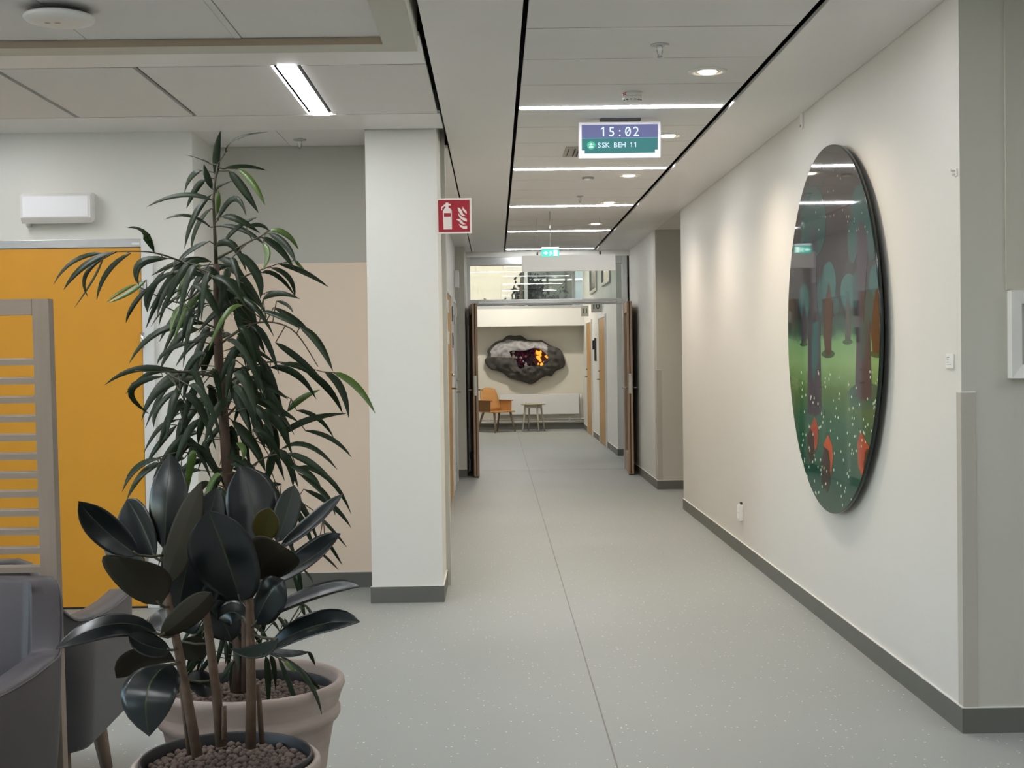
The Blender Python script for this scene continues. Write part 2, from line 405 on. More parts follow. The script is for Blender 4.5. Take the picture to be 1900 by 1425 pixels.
# ------------------------------------------------------------------ doors along the left corridor wall
def side_door(name, X, y0, y1, m, label, sgn=1, h=2.05, handle_at='far', frame=M_WMETAL, hz=1.05):
    """flat door lying on a wall plane X = const; sgn +1: room side is +X"""
    t = struct(empty(name, (X, (y0 + y1) / 2, 0)), label, 'door')
    hw = (y1 - y0) / 2
    def bx(n, xa, xb, ya, yb, za, zb, mm, p=t, bev=0):
        a, b = sorted((sgn * xa, sgn * xb)); return box(n, a, b, ya, yb, za, zb, mm, p, bev)
    bx('door_leaf', .0, .016, -hw, hw, .01, h, m)
    bx('door_frame', 0, .024, -hw - .05, -hw - .003, 0, h + .05, frame); bx('door_frame', 0, .024, hw + .003, hw + .05, 0, h + .05, frame)
    bx('door_frame', 0, .024, -hw, hw, h + .004, h + .05, frame)
    yh = (hw - .09) if handle_at == 'far' else (-hw + .09)
    s = -1 if handle_at == 'far' else 1
    hd = tube('door_handle', [(sgn * .016, yh, hz), (sgn * .062, yh, hz), (sgn * .066, yh + s * .02, hz), (sgn * .066, yh + s * .12, hz)], .009, M_STEEL, t)
    lathe('lock_cylinder', [(.014, 0), (.014, .03 * sgn)], M_STEEL, t, 12, (sgn * .016, yh, hz + .14), 'x')
    for zz in (.25, 1.1, h - .2):
        yy = (-hw if handle_at == 'far' else hw)
        bx('hinge', .016, .03, yy - .008, yy + .008, zz - .05, zz + .05, M_STEEL)
    return t
side_door('door_2', -.47, 12.62, 14.02, M_OAK, 'oak door on the left corridor wall just past the column', 1, 2.06, 'far', hz=1.12)
side_door('door_3', -.47, 14.62, 15.66, mat('pale_grey_door', (206, 206, 200), .4, .02, 4), 'pale grey door on the left corridor wall before the double doors', 1, 2.05, 'far', hz=1.04)
side_door('door_4', 1.745, 21.15, 22.4, M_OAK, 'oak door beyond the double doors, under the number 10', -1, 2.05, 'far')
side_door('door_5', 1.745, 24.2, 25.4, M_OAK, 'oak door nearest the end wall, under the number 11', -1, 2.05, 'far')

# ------------------------------------------------------------------ glazed double doors: frame + transom + two leaves
fr = struct(empty('door_6', (.687, 17.1, 0)), 'aluminium frame with glass transom around the open double doors', 'door')
FX = (-.345 - .687, 1.72 - .687)
for a, b in ((FX[0] - .013, -.305 - .687), (1.62 - .687, 1.685 - .687)):
    box('frame_post', a, b, -.05, .05, 0, 2.70, M_ALU, fr, .004)
box('frame_transom_bar', -.305 - .687, 1.62 - .687, -.05, .05, 2.095, 2.165, M_ALU, fr, .004)
box('frame_head', -.305 - .687, 1.62 - .687, -.05, .05, 2.60, 2.70, M_ALU, fr, .004)
box('transom_pane', -.305 - .687, 1.62 - .687, -.004, .004, 2.165, 2.60, glass('clear_glass'), fr)
box('closer_rail', -.2 - .687, 1.55 - .687, -.075, -.052, 2.112, 2.142, M_STEEL, fr, .003)
def leaf(name, X, sgn, rz, label):
    t = struct(empty(name, (X, 17.04, 0), rz), label, 'door')
    a, b = sorted((0, -sgn * .062))
    xa, xb = a, b
    box('stile', xa, xb, -.92, -.80, .012, 2.085, M_WALNUT, t, .003)
    box('stile', xa, xb, -.12, -.005, .012, 2.085, M_WALNUT, t, .003)
    box('rail', xa, xb, -.80, -.12, 1.96, 2.085, M_WALNUT, t); box('rail', xa, xb, -.80, -.12, .012, .25, M_WALNUT, t)
    mid = (xa + xb) / 2
    box('leaf_pane', mid - .004, mid + .004, -.80, -.12, .25, 1.96, mat('dark_glass', (24, 26, 28), .06, 0, 2), t)
    box('edge_seal', xa + .022, xa + .034, -.9225, -.92, .02, 2.08, M_DARK, t)
    box('lock_plate', xa + .012, xa + .044, -.9235, -.9225, .98, 1.22, M_STEEL, t)
    for s in (-1, 1):
        x0 = (xa if s < 0 else xb)
        tube('door_handle', [(x0, -.86, 1.05), (x0 + s * .05, -.86, 1.05), (x0 + s * .055, -.84, 1.05), (x0 + s * .055, -.74, 1.05)], .009, M_STEEL, t)
    for zz in (.2, 1.9):
        lathe('hinge', [(.011, -.05), (.011, .05)], M_STEEL, t, 12, (xa if sgn > 0 else xb, .0, zz))
    return t
leaf('door_7', -.268, 1, .066, 'left leaf of the double doors, swung open with brown wooden edge')
leaf('door_8', 1.628, -1, -.05, 'right leaf of the double doors, swung open, with steel lever handle')

# ------------------------------------------------------------------ far clerestory window and what stands outside
win = struct(empty('window_1', (-.4, 26.83, 2.40)), 'clerestory window above the ledge at the end of the corridor', 'window')
boxes('window_frame', [(-2.3, 2.145, -.04, .04, 0, .06), (-2.3, 2.145, -.04, .04, 1.22, 1.3)] +
      [(x - .03, x + .03, -.04, .04, .06, 1.22) for x in (-2.27, -1.0, 1.03, 1.98)], M_ALU, win)
for a, b in ((-2.24, -1.03), (-.97, 1.0), (1.06, 1.95)):
    box('window_pane', a, b, -.004, .004, .06, 1.22, glass('dimming_tint_glass', (212, 210, 202)), win)  # pane tint put in to dim the bright building outside
w2 = struct(empty('window_2', (1.745, 20.9, 2.9)), 'narrow dark clerestory window in the far side wall', 'window')
boxes('window_frame', [(-.03, 0, -.75, .75, -.35, -.3), (-.03, 0, -.75, .75, .3, .35), (-.03, 0, -.75, -.7, -.3, .3), (-.03, 0, .7, .75, -.3, .3)], M_ALU, w2)
box('window_pane', -.012, -.002, -.7, .7, -.3, .3, mat('dark_pane', (52, 58, 60), .08, 0, 2), w2)
w3 = struct(copy_tree(w2), 'second dark clerestory window, deeper along the far side wall', 'window'); w3.name = 'window_3'; w3.location = (1.745, 23.6, 2.9)
wall('wall_far_top', -2.7, 3.2, 26.72, 26.95, M_WALL, 3.8, 3.701)
wall('wall_far_infill', 1.76, 3.2, 26.72, 26.95, M_WALL, 3.7, 2.401)

ground = struct(box('ground_outside', -14, 16, 27.0, 42, -.3, -.15, mat('grey_paving', (150, 148, 140), .9, .1, 2)), 'paved yard outside the far window', 'ground')
bld = empty('courtyard_building', (1, 40, 0)); tag(bld, 'sunlit cream building seen through the far clerestory window', 'building')
M_FAC = mat('cream_facade', (222, 205, 188), .8, .03, 3, .2)
box('facade', -12, 1.0 - 1, 0, .4, -.15, 9, M_FAC, bld); box('facade', 2.75 - 1, 12, 0, .4, -.15, 9, M_FAC, bld)
box('facade', 1.0 - 1, 2.75 - 1, 0, .4, 5.4, 9, M_FAC, bld); box('facade', 1.0 - 1, 2.75 - 1, 0, .4, -.15, 1.6, M_FAC, bld)
box('window', 1.0 - 1, 2.75 - 1, .15, .2, 1.6, 5.4, mat('facade_glass', (72, 80, 84), .1, .1, 2), bld)
for x in (1.0, 1.55, 2.1, 2.69): box('mullion', x - 1, x - .94, .05, .15, 1.6, 5.4, M_DGREY, bld)
for z in (2.6, 3.7, 4.6): box('transom', .0, 1.75, .06, .14, z, z + .05, M_WMETAL, bld)
for k in range(14): box('cladding_joint', -12, -.005, -.004, .0, 1.0 + k * .35, 1.008 + k * .35, mat('facade_joint', (206, 192, 164), .8, .05, 3), bld)
tree = empty('garden_tree', (.72, 36.9, -.15)); tag(tree, 'leafy tree standing before the sunlit building outside', 'tree')
M_BARK = mat('tree_bark', (86, 74, 62), .9, .2, 12, .6); M_TLEAF = mat('tree_leaf', (26, 32, 27), .7, .2, 8)
tube('trunk', [(0, 0, 0), (.08, .05, 1.4), (-.05, 0, 2.6), (.1, .1, 4.2)], [.11, .09, .07, .03], M_BARK, tree)
br = []
for k in range(9):
    a = R.uniform(0, 6.28); z = R.uniform(1.8, 3.4)
    e = Vector((math.cos(a) * R.uniform(.7, 1.6), math.sin(a) * R.uniform(.5, 1.1), z + R.uniform(.3, 1.0)))
    tube('branch', [(0, 0, z), e * .55 + Vector((0, 0, z * .45 + .12)), e], [.035, .022, .01], M_BARK, tree, 6); br.append((Vector((0, 0, z)), e))
V = []; Fc = []
for k in range(2600):
    p, e = R.choice(br); s = R.uniform(.4, 1.1); c = p.lerp(e, s) + Vector([R.gauss(0, .2) for _ in range(3)])
    u = Vector([R.gauss(0, 1) for _ in range(3)]).normalized() * .09; v = u.cross(Vector([R.gauss(0, 1) for _ in range(3)])).normalized() * .035
    q = len(V); V += [c - u, c + v, c + u, c - v]; Fc.append((q, q + 1, q + 2, q + 3))
fo = raw('foliage', V, Fc, M_TLEAF, tree); fo['kind'] = 'stuff'

# ================================================================== FAR ROOM OBJECTS
YW = 26.72
def farpt(px, py, Y=YW): return P(px, py, Y)
# geode relief: outline measured on the photograph, built as a thick lumpy body
def zc(x, y): return farpt(880 + x / 7.126, 610 + y / 7.126, 26.5)
OUT = [(135, 420), (165, 380), (185, 350), (165, 300), (205, 245), (235, 215), (290, 170), (370, 145), (420, 100), (470, 85), (540, 92), (610, 85), (655, 110), (690, 135), (740, 150),
       (830, 155), (900, 152), (950, 185), (1030, 230), (1100, 250), (1150, 285), (1175, 330), (1195, 400), (1205, 460), (1180, 515), (1100, 550), (1060, 580), (1025, 632), (960, 625), (880, 660),
       (800, 720), (740, 735), (680, 715), (560, 680), (470, 655), (410, 610), (370, 580), (290, 552), (220, 540), (170, 490)]
CAV = [(470, 300), (590, 295), (690, 285), (790, 255), (900, 290), (960, 350), (975, 400), (920, 430), (910, 480), (850, 490), (760, 490), (700, 500), (600, 525), (565, 460), (540, 400), (510, 400)]
geo = empty('geode_relief', (0, 0, 0)); tag(geo, 'grey geode-shaped wall relief with an orange and purple crystal hollow, the orange with painted glow', 'wall art')
def smooth_ring(pts, n):
    out = []
    m = len(pts)
    for i in range(n):
        s = i / n * m; k = int(s); f = s - k
        p0, p1, p2, p3 = [Vector(pts[(k + j) % m]) for j in (-1, 0, 1, 2)]
        out.append(.5 * ((2 * p1) + (p2 - p0) * f + (2 * p0 - 5 * p1 + 4 * p2 - p3) * f * f + (3 * p1 - p0 - 3 * p2 + p3) * f ** 3))
    return out
def resample_by_angle(pts, c, n):
    ring = smooth_ring(pts, 400); res = []
    ring2 = sorted([(math.atan2(p.y - c.y, p.x - c.x), p) for p in ring], key=lambda t: t[0])
    for i in range(n):
        a = -math.pi + 2 * math.pi * (i + .5) / n
        res.append(min(ring2, key=lambda t: abs(t[0] - a))[1])
    return res
cc = Vector((740, 390)); NA = 96
ro = resample_by_angle([Vector(p) for p in OUT], cc, NA); ri = resample_by_angle([Vector(p) for p in CAV], cc, NA)
from mathutils import noise as mnoise
V = []; Fc = []; mi = []
NR = 14
for j in range(NR + 3):
    for i in range(NA):
        if j == 0: q = ro[i]; yy = 26.70
        elif j == 1: q = ro[i]; yy = 26.60
        else:
            t = (j - 1) / NR; t = min(t, 1)
            q = ro[i].lerp(ri[i], t)
            yy = 26.60 - .13 * math.sin(min(1, t * 1.3) * math.pi / 2) + .055 * mnoise.noise(Vector((q.x / 60, q.y / 60, 0))) + .03 * mnoise.noise(Vector((q.x / 24, q.y / 24, 3)))
            if j == NR + 2: yy = 26.62
        p = zc(q.x, q.y); V.append(Vector((p.x, yy, p.z)))
for j in range(NR + 2):
    for i in range(NA):
        i2 = (i + 1) % NA; Fc.append((j * NA + i, j * NA + i2, (j + 1) * NA + i2, (j + 1) * NA + i))
        q = ro[i].lerp(ri[i], min(1, max(0, (j - 1) / NR)))
        up_ = (q.y < 400 - .0 * q.x and 150 < q.y and q.x < 960 and j > 2 and q.y < 395)
        mi.append(1 if up_ else 0)
M_RK = mat('dark_grey_rock', (96, 92, 86), .85, .25, 9, .8, col2=(48, 46, 44)); M_RL = mat('light_grey_rock', (190, 188, 188), .8, .2, 14, .8, col2=(116, 114, 114))
gb = raw('rock_body', V, Fc, [M_RK, M_RL], geo, True, midx=mi)
V = [Vector((zc(q.x, q.y).x, 26.63, zc(q.x, q.y).z)) for q in ri]
raw('cavity_back', V, [tuple(range(NA))], mat('cavity_dark', (34, 20, 30), .5, .3, 20, col2=(70, 30, 60)), geo)
CR = [mat('purple_crystal', (88, 44, 96), .25, .2, 20), mat('magenta_crystal', (150, 40, 84), .25, .2, 20),
      mat('orange_crystal_glow', (244, 150, 48), .25, .15, 20, emit=(255, 150, 50), estr=.5), mat('white_crystal', (214, 200, 190), .3, .1, 20), mat('black_crystal', (30, 18, 22), .3, .1, 20)]  # orange crystals get emission as painted glow; they are no lamp
def crystal(x, y, L, m, ang):
    p = zc(x, y); r = L * .3
    V, Fc = lathe_data([(r * .8, 0), (r, L * .55), (.0004, L)], 5)
    bm_v = [Matrix.Translation((p.x, 26.61, p.z)) @ Matrix.Rotation(ang, 4, 'Y') @ Matrix.Rotation(math.radians(70), 4, 'X') @ Vector(v) for v in V]
    raw('crystal', bm_v, Fc, m, geo)
def inside(q, poly):
    c = False; j = len(poly) - 1
    for i in range(len(poly)):
        if (poly[i][1] > q[1]) != (poly[j][1] > q[1]) and q[0] < (poly[j][0] - poly[i][0]) * (q[1] - poly[i][1]) / (poly[j][1] - poly[i][1]) + poly[i][0]: c = not c
        j = i
    return c
k = 0
while k < 90:
    x, y = R.uniform(480, 970), R.uniform(260, 520)
    if not inside((x, y), CAV): continue
    k += 1
    if x > 820: m = CR[2] if R.random() < .8 else CR[0]
    elif y < 370: m = R.choice([CR[0], CR[1], CR[4], CR[0]])
    else: m = R.choice([CR[1], CR[3], CR[4], CR[4], CR[0]])
    if x < 540: m = CR[3]
    crystal(x, y, R.uniform(.05, .11), m, R.uniform(-.8, .8))

# radiator with pipes
rad = empty('radiator', (.86, YW - .002, 0)); tag(rad, 'long low white panel radiator beneath the geode relief', 'radiator')
box('front_panel', -.78, .78, -.11, -.095, .30, .70, M_WMETAL, rad, .004); box('back_panel', -.77, .77, -.05, -.035, .31, .69, M_WMETAL, rad)
boxes('top_grille', [(-.78 + k * .03, -.78 + k * .03 + .018, -.094, -.051, .685, .695) for k in range(52)], M_WMETAL, rad)
for s in (-1, 1): box('side_cover', s * .765 - .006, s * .765 + .006, -.0945, -.0505, .31, .68, M_WMETAL, rad)
for zz in (.155, .205): tube('pipe', [(-1.6, -.045, zz), (.9, -.045, zz)], .011, M_WMETAL, rad)
tube('riser_pipe', [(.82, -.045, .155), (.82, -.045, .69)], .011, M_WMETAL, rad)
for x in (-1.0, -.2, .6): box('pipe_clip', x - .012, x + .012, -.06, 0, .14, .23, M_WMETAL, rad)

# side table
stb = empty('side_table', (P(990, 800, 26.0).x, 26.0, 0)); tag(stb, 'small round pale table with splayed legs beside the tan chair', 'table')
M_PALE = mat('pale_grey_wood', (196, 192, 172), .5, .08, 6, stretch=(4, 4, .5))
lathe('table_top', [(.0, .515), (.225, .515), (.24, .527), (.24, .535), (.235, .54), (0, .54)], M_PALE, stb, 32)
lathe('apron', [(.15, .455), (.16, .455), (.16, .515), (.15, .515)], M_PALE, stb, 24, cap=False)
for k in range(4):
    a = math.radians(24 + 90 * k)
    tube('leg', [(math.cos(a) * .165, math.sin(a) * .165, .514), (math.cos(a) * .235, math.sin(a) * .235, 0)], [.02, .013], M_PALE, stb)

# tan shell chair
fch = empty('tan_armchair', (P(924, 800, 25.95).x - .02, 25.95, 0), math.radians(-50)); tag(fch, 'tan plywood armchair with dark legs below the geode relief', 'chair')
M_TAN = mat('tan_plywood', (204, 152, 92), .5, .1, 5, stretch=(1, 1, 4)); M_TAND = mat('dark_tan_plywood', (140, 96, 58), .5, .1, 5)
# chair faces +x in its own frame
bm = bmesh.new()
def shell(bm, prof, th):
    A = [[bm.verts.new(p) for p in row] for row in prof]
    for i in range(len(A) - 1):
        for j in range(len(A[0]) - 1): bm.faces.new((A[i][j], A[i + 1][j], A[i + 1][j + 1], A[i][j + 1]))
    bm.normal_update(); bmesh.ops.solidify(bm, geom=list(bm.faces), thickness=th)
rows = []
for i in range(7):
    t = i / 6; zz = .40 + .45 * t; hw = .24 - .03 * t if t < .6 else .222 - .1 * (t - .6)
    rows.append([(-.20 - .12 * t + .05 * (abs(u) ** 2), u * hw, zz - (.03 * u * u if i == 6 else 0)) for u in (-1, -.6, -.2, .2, .6, 1)])
shell(bm, rows, .016); finish_bm('backrest', bm, M_TAN, fch, True)
box('seat', -.22, .25, -.26, .26, .385, .41, M_TAN, fch, .008)
for s in (-1, 1):
    prism('armrest', [(-.24, .41), (.12, .41), (.13, .60), (-.27, .60)], s * .262 - .009, s * .262 + .009, M_TAND if s < 0 else M_TAN, fch)  # one arm panel takes the darker tan
    box('arm_pad', -.28, .16, s * .262 - .03, s * .262 + .03, .60, .615, M_TAND, fch, .004)
    tube('leg', [(.17, s * .2, .385), (.25, s * .25, 0)], [.024, .015], M_LEGW, fch); tube('leg', [(-.16, s * .2, .385), (-.30, s * .26, 0)], [.024, .015], M_LEGW, fch)

# number blades by the far doors
M_BLADE = mat('pale_number_plate', (176, 176, 164), .3, .02, 5); M_INK = mat('black_print', (18, 18, 18), .6, .05, 20)
for s, px, py, Y, lab in (('11', 1086, 577, 25.0, 'plate with number 11 projecting from the wall near the end'), ('10', 1106, 568, 21.9, 'plate with number 10 projecting above the nearer oak door')):
    p = P(px, py, Y); t = empty('number_sign', p); tag(t, lab, 'sign', 'door number plates')
    box('plate', -.08, 1.745 - p.x - .001, -.004, .004, -.1, .1, M_BLADE, t)
    text_mesh('number', s, .13, M_INK, t, (-.07, -.0055, -.045))
# dark panel hung on far wall between doors
dd = empty('wall_speaker', (1.745, 23.3, 1.55)); tag(dd, 'dark narrow device hung on the wall between the two oak doors', 'device')
box('back_plate', -.03, 0, -.09, .09, -.2, .2, M_DGREY, dd, .01); box('hook', -.06, -.03, -.05, .05, .0, .16, M_DARK, dd, .01)

# far room light: two unseen linear lights added for brightness, one at the end wall
for y, xa, xb, hw_ in ((18.6, -.9, 1.0, .05), (21.4, -.9, 1.0, .06), (24.85, .0, .45, .06)):
    linear_light(xa, xb, y - hw_, y + hw_, {18.6: 'unseen linear light added just beyond the double doors', 21.4: 'unseen linear light added midway down the room for wall and floor', 24.85: 'broad light close to the end wall with the geode relief'}[y], 3.66, 'far room lights', M_LAMP if y < 24 else mat('lit_wall_washer', (255, 255, 255), .5, 0, 2, emit=(255, 248, 236), estr=LAMP * 10))

# ================================================================== CORRIDOR CEILING OBJECTS
def downlight(px, py, label, Y=None):
    if Y is None:
        v = P(px, py, 1.0) - Vector((0, 0, CAMZ)); Y = (CEIL - CAMZ) / v.z
    p = P(px, py, Y) if px else Vector((1.03, Y, CEIL))
    t = empty('downlight', (p.x, Y, CEIL)); tag(t, label, 'downlight', 'recessed corridor downlights')
    lathe('trim_ring', [(.062, -.001), (.066, -.007), (.078, -.009), (.09, -.004), (.092, 0), (.062, -.0005)], M_WHITE, t, 32, cap=False)
    lathe('reflector', [(.0, -.0012), (.061, -.0012), (.061, -.003), (0, -.002)], M_STEEL, t, 24)
    lathe('lamp_lens', [(.0, -.010), (.036, -.010), (.046, -.0035), (.0, -.0032)], M_SPOT, t, 20)
    l = bpy.data.lights.new('downlight_beam', 'SPOT'); l.energy = SPOT; l.color = (1, .85, .68); l.spot_size = math.radians(148); l.spot_blend = .9; l.shadow_soft_size = .035
    lo = bpy.data.objects.new('downlight_beam', l); COL.objects.link(lo); lo.parent = t; lo.location = (0, 0, -.045)
downlight(1313, 132, 'round downlight nearest to the camera, in front of the smoke detector')
downlight(1240, 251, 'round downlight half hidden behind the clock display')
downlight(1167, 325, 'third round downlight, beyond the second light strip')
downlight(1130, 375, 'small fourth round downlight before the third light strip')
downlight(0, 0, 'round downlight further down the corridor', 13.6)

def ceil_pt(px, py):
    v = P(px, py, 1.0) - Vector((0, 0, CAMZ)); return Vector((0, 0, CAMZ)) + v * ((CEIL - CAMZ) / v.z)
def sprinkler(px, py, label, s=1.0):
    p = ceil_pt(px, py); t = empty('sprinkler', p); tag(t, label, 'sprinkler', 'ceiling sprinklers')
    lathe('rosette', [(.0, -.003), (.02 * s, -.008), (.04 * s, -.004), (.041 * s, 0), (0, 0)], M_ALU, t, 24)
    lathe('sprinkler_head', [(.012 * s, -.006), (.014 * s, -.02), (.009 * s, -.03), (.006 * s, -.045), (.0, -.045)], M_WMETAL, t, 12)
    for k in (-1, 1): tube('frame_arm', [(k * .012 * s, 0, -.02), (k * .010 * s, 0, -.04), (k * .002, 0, -.052)], .002, M_STEEL, t, 6)
    lathe('deflector', [(0, -.052), (.013 * s, -.052), (.013 * s, -.0545), (0, -.0545)], M_STEEL, t, 16)
sprinkler(1224, 83, 'white ceiling sprinkler nearest the camera over the corridor')
sprinkler(1076, 364, 'tiny distant sprinkler in the corridor ceiling beyond the display', .7)
sprinkler(556, 259, 'white sprinkler in the recess ceiling left of the column')
p = ceil_pt(1173, 172); sd = empty('smoke_detector', p); tag(sd, 'white smoke detector with red markings above the first light strip', 'smoke detector')
lathe('base', [(0, 0), (.052, 0), (.052, -.022), (0, -.022)], M_WHITE, sd, 32)
lathe('head', [(.05, -.0225), (.05, -.03), (.036, -.046), (.022, -.05), (0, -.05)], M_WHITE, sd, 32)
boxes('vent_slot', [(math.cos(a) * .043 - .006, math.cos(a) * .043 + .006, math.sin(a) * .043 - .002, math.sin(a) * .043 + .002, -.0415, -.038) for a in [math.radians(x) for x in range(200, 341, 28)]], M_DARK, sd)
raw('red_marking', [Vector((.0525 * math.cos(a), .0525 * math.sin(a), z)) for z in (-.019, -.013, -.011, -.005) for a in [math.radians(x) for x in (200, 210, 220, 230)]],
    [(i, i + 1, i + 5, i + 4) for i in (0, 1, 2)] + [(i, i + 1, i + 5, i + 4) for i in (8, 9, 10)], mat('red_print', (168, 40, 40), .5, .05, 10), sd)
p = ceil_pt(1091, 329); s2 = empty('ceiling_sensor', p); tag(s2, 'small grey round sensor on the ceiling past the display', 'sensor')
lathe('base', [(0, 0), (.045, 0), (.045, -.012), (0, -.012)], mat('grey_plastic', (150, 146, 140), .5, .03, 8), s2, 24)
lathe('lens', [(.03, -.0121), (.028, -.02), (0, -.026)], M_WHITE, s2, 20)
p = ceil_pt(1064, 281); vt = empty('ceiling_vent', p); tag(vt, 'rectangular ceiling air vent half hidden by the clock display', 'vent')
box('vent_plate', -.06, .16, -.2, .2, -.006, 0, mat('vent_grey', (178, 172, 164), .5, .03, 8), vt)
box('damper_slot', -.04, -.034, -.15, .15, -.0068, -.006, M_DARK, vt)
for k in range(6): box('vent_slat', .0 + k * .024, .006 + k * .024, -.15, .15, -.012, -.006, M_DARK, vt)

# ------------------------------------------------------------------ clock display
Yd = 7.62
p0 = P(1074, 294, Yd); p1 = P(1226, 226, Yd); W = (p1.x - p0.x); H = .205
dp = empty('clock_display', ((p0.x + p1.x) / 2, Yd, P(1150, 260, Yd).z)); tag(dp, 'white ceiling-hung display showing 15:02 and SSK BEH 11', 'display')
box('casing', -W / 2, W / 2, 0, .035, -H / 2, H / 2, mat('display_white', (206, 203, 208), .35, .01, 5), dp, .006)
scr = lambda n, c, s: mat(n, tuple(v * .35 for v in c), .08, 0, 3, emit=c, estr=s)
M_SB = scr('screen_slate', (104, 108, 150), .3); M_SG = scr('screen_teal', (62, 122, 122), .3); M_SW = scr('screen_text', (214, 234, 255), .36)
M_SC = scr('screen_mint', (80, 190, 150), .32); M_SL = scr('screen_line', (120, 175, 195), .33)
sw = W / 2 - .018
top_s = box('screen_top', -sw, sw, -.001, .001, .012, H / 2 - .016, M_SB, dp)
bot = prism('screen_bottom', [(-sw, .0115), (sw, .0115), (sw, -H / 2 + .048), (sw - .016, -H / 2 + .048), (sw - .016, -H / 2 + .03), (-sw + .016, -H / 2 + .03), (-sw + .016, -H / 2 + .048), (-sw, -H / 2 + .048)], -.001, .001, M_SG, dp)
box('screen_divider', -sw, sw, -.0014, .0, .0105, .013, M_SL, dp)
zz = .012
text_mesh('clock_digits', '15:02', .075, M_SW, dp, (-.092, -.0022, .022), mono=.046)
prism('zero_slash', [(.033, .034), (.037, .031), (.059, .062), (.055, .065)], -.0026, -.001, M_SW, dp)
text_mesh('room_text', 'SSK BEH 11', .04, M_SW, dp, (-.116, -.0022, -.04), mono=.0228)
lathe('icon_disc', [(0, -.0022), (.023, -.0022), (.023, .001), (0, .001)], M_SC, dp, 32, (-.162, 0, -.027), 'y')
lathe('icon_head', [(0, -.0032), (.0062, -.0032), (.0062, .0), (0, .0)], M_SW, dp, 16, (-.162, 0, -.021), 'y')
prism('icon_shoulders', [(-.175, -.040), (-.149, -.040), (-.151, -.034), (-.157, -.030), (-.167, -.030), (-.173, -.034)], -.0032, .0, M_SW, dp)
box('mount_plate', -.11, .12, .0, .05, H / 2 + .003, H / 2 + .02, M_DGREY, dp, .004)
box('mount_arm', -.05, .05, .012, .03, H / 2, CEIL - dp.location.z - .006, M_DGREY, dp)
dp.rotation_euler.x = math.radians(6)

# ------------------------------------------------------------------ blank hanging sign and exit sign
Ys = 13.0
hs = empty('hanging_sign', P(1055, 488, Ys)); tag(hs, 'blank white sign board hung on wires before the double doors', 'sign')
W = P(1142, 488, Ys).x - P(968, 488, Ys).x; H = P(1055, 473, Ys).z - P(1055, 503, Ys).z
box('sign_board', -W / 2, W / 2, -.012, .012, -H / 2, H / 2, M_WHITE, hs, .003)
for x in (-.30, .305):
    tube('wire', [(x, 0, H / 2), (x, 0, CEIL - hs.location.z - .001)], .0018, M_STEEL, hs, 6)
    lathe('wire_clamp', [(.008, H / 2), (.008, H / 2 + .03)], M_DARK, hs, 10, (x, 0, 0))
Ye = 12.4
ex = empty('exit_sign', P(1021, 469.5, Ye)); tag(ex, 'small lit green emergency exit sign under the corridor ceiling', 'exit sign')
hx, hz_ = .08, .033
box('lit_panel', -hx, hx, -.006, .006, -hz_, hz_, mat('exit_green', (40, 180, 150), .4, 0, 3, emit=(60, 180, 160), estr=.26), ex, .002)
M_EW = mat('exit_white', (240, 255, 250), .4, 0, 3, emit=(230, 255, 248), estr=.5)
prism('arrow', [(-.065, .006), (-.045, .006), (-.045, .018), (-.02, 0), (-.045, -.018), (-.045, -.006), (-.065, -.006)], -.008, -.006, M_EW, ex)
box('door_pictogram', .03, .065, -.008, -.006, -.025, .025, M_EW, ex)
prism('running_figure', [(-.01, -.022), (.0, -.005), (-.008, .008), (.004, .02), (.012, .016), (.008, .004), (.02, -.004), (.014, -.01), (.006, -.006), (.004, -.022)], -.008, -.006, M_EW, ex)
box('lamp_bar', -hx, hx, -.012, .012, hz_, hz_ + .022, mat('exit_lamp_bar', (226, 232, 232), .3, 0, 3), ex, .003)
tube('stem', [(0, 0, hz_ + .022), (0, 0, CEIL - ex.location.z - .001)], .004, M_STEEL, ex)

# ------------------------------------------------------------------ fire extinguisher sign
Yf = 7.885
fs = empty('fire_sign', P(842.5, 400.5, Yf)); tag(fs, 'red and white fire extinguisher sign projecting from the column', 'sign')
h = .104
def fsx(x, y): return ((x - 750) / 14.25 * Yf / F, -(y - 715) / 14.25 * Yf / F)
box('plate', -h, h, -.003, .003, -h + .001, h - .001, mat('glow_white_sign', (222, 214, 204), .4, .02, 6), fs)
box('mounting_flange', -h, -h + .03, .003, .012, -h + .001, h - .001, M_WHITE, fs)
M_RED = mat('sign_red', (158, 14, 38), .4, .02, 6); M_SGN = mat('sign_white', (222, 214, 206), .4, .02, 6)
a = .092
box('red_field', -a - .0, a + .0, -.0036, -.003, -a - .002, a, M_RED, fs)
def sp(name, pts, m=M_SGN, y=-.0042): prism(name, [fsx(*q) for q in pts], y, -.0035, m, fs)
sp('extinguisher_body', [(470, 1070), (690, 1070), (692, 600), (685, 560), (660, 525), (610, 505), (608, 445), (668, 445), (670, 400), (604, 395), (604, 365), (540, 365), (525, 400), (480, 430), (410, 490), (418, 565), (440, 560), (442, 505), (520, 455), (525, 500), (495, 530), (470, 570), (458, 600)])
sp('extinguisher_label', [(485, 740), (665, 740), (665, 640), (485, 640)], M_RED, -.0046)
sp('flame', [(985, 475), (1005, 520), (1080, 600), (1085, 670), (1030, 630), (975, 560)])
sp('flame', [(845, 500), (900, 510), (960, 580), (990, 670), (1055, 720), (990, 730), (920, 680), (875, 600)])
sp('flame', [(862, 640), (900, 700), (980, 760), (1085, 800), (1085, 875), (990, 840), (900, 770), (870, 700)])
sp('flame', [(800, 810), (900, 800), (960, 860), (1000, 915), (1065, 935), (990, 950), (930, 925), (880, 860)])
sp('flame', [(868, 930), (930, 970), (1000, 990), (1090, 985), (1090, 1060), (1000, 1060), (910, 1010)])

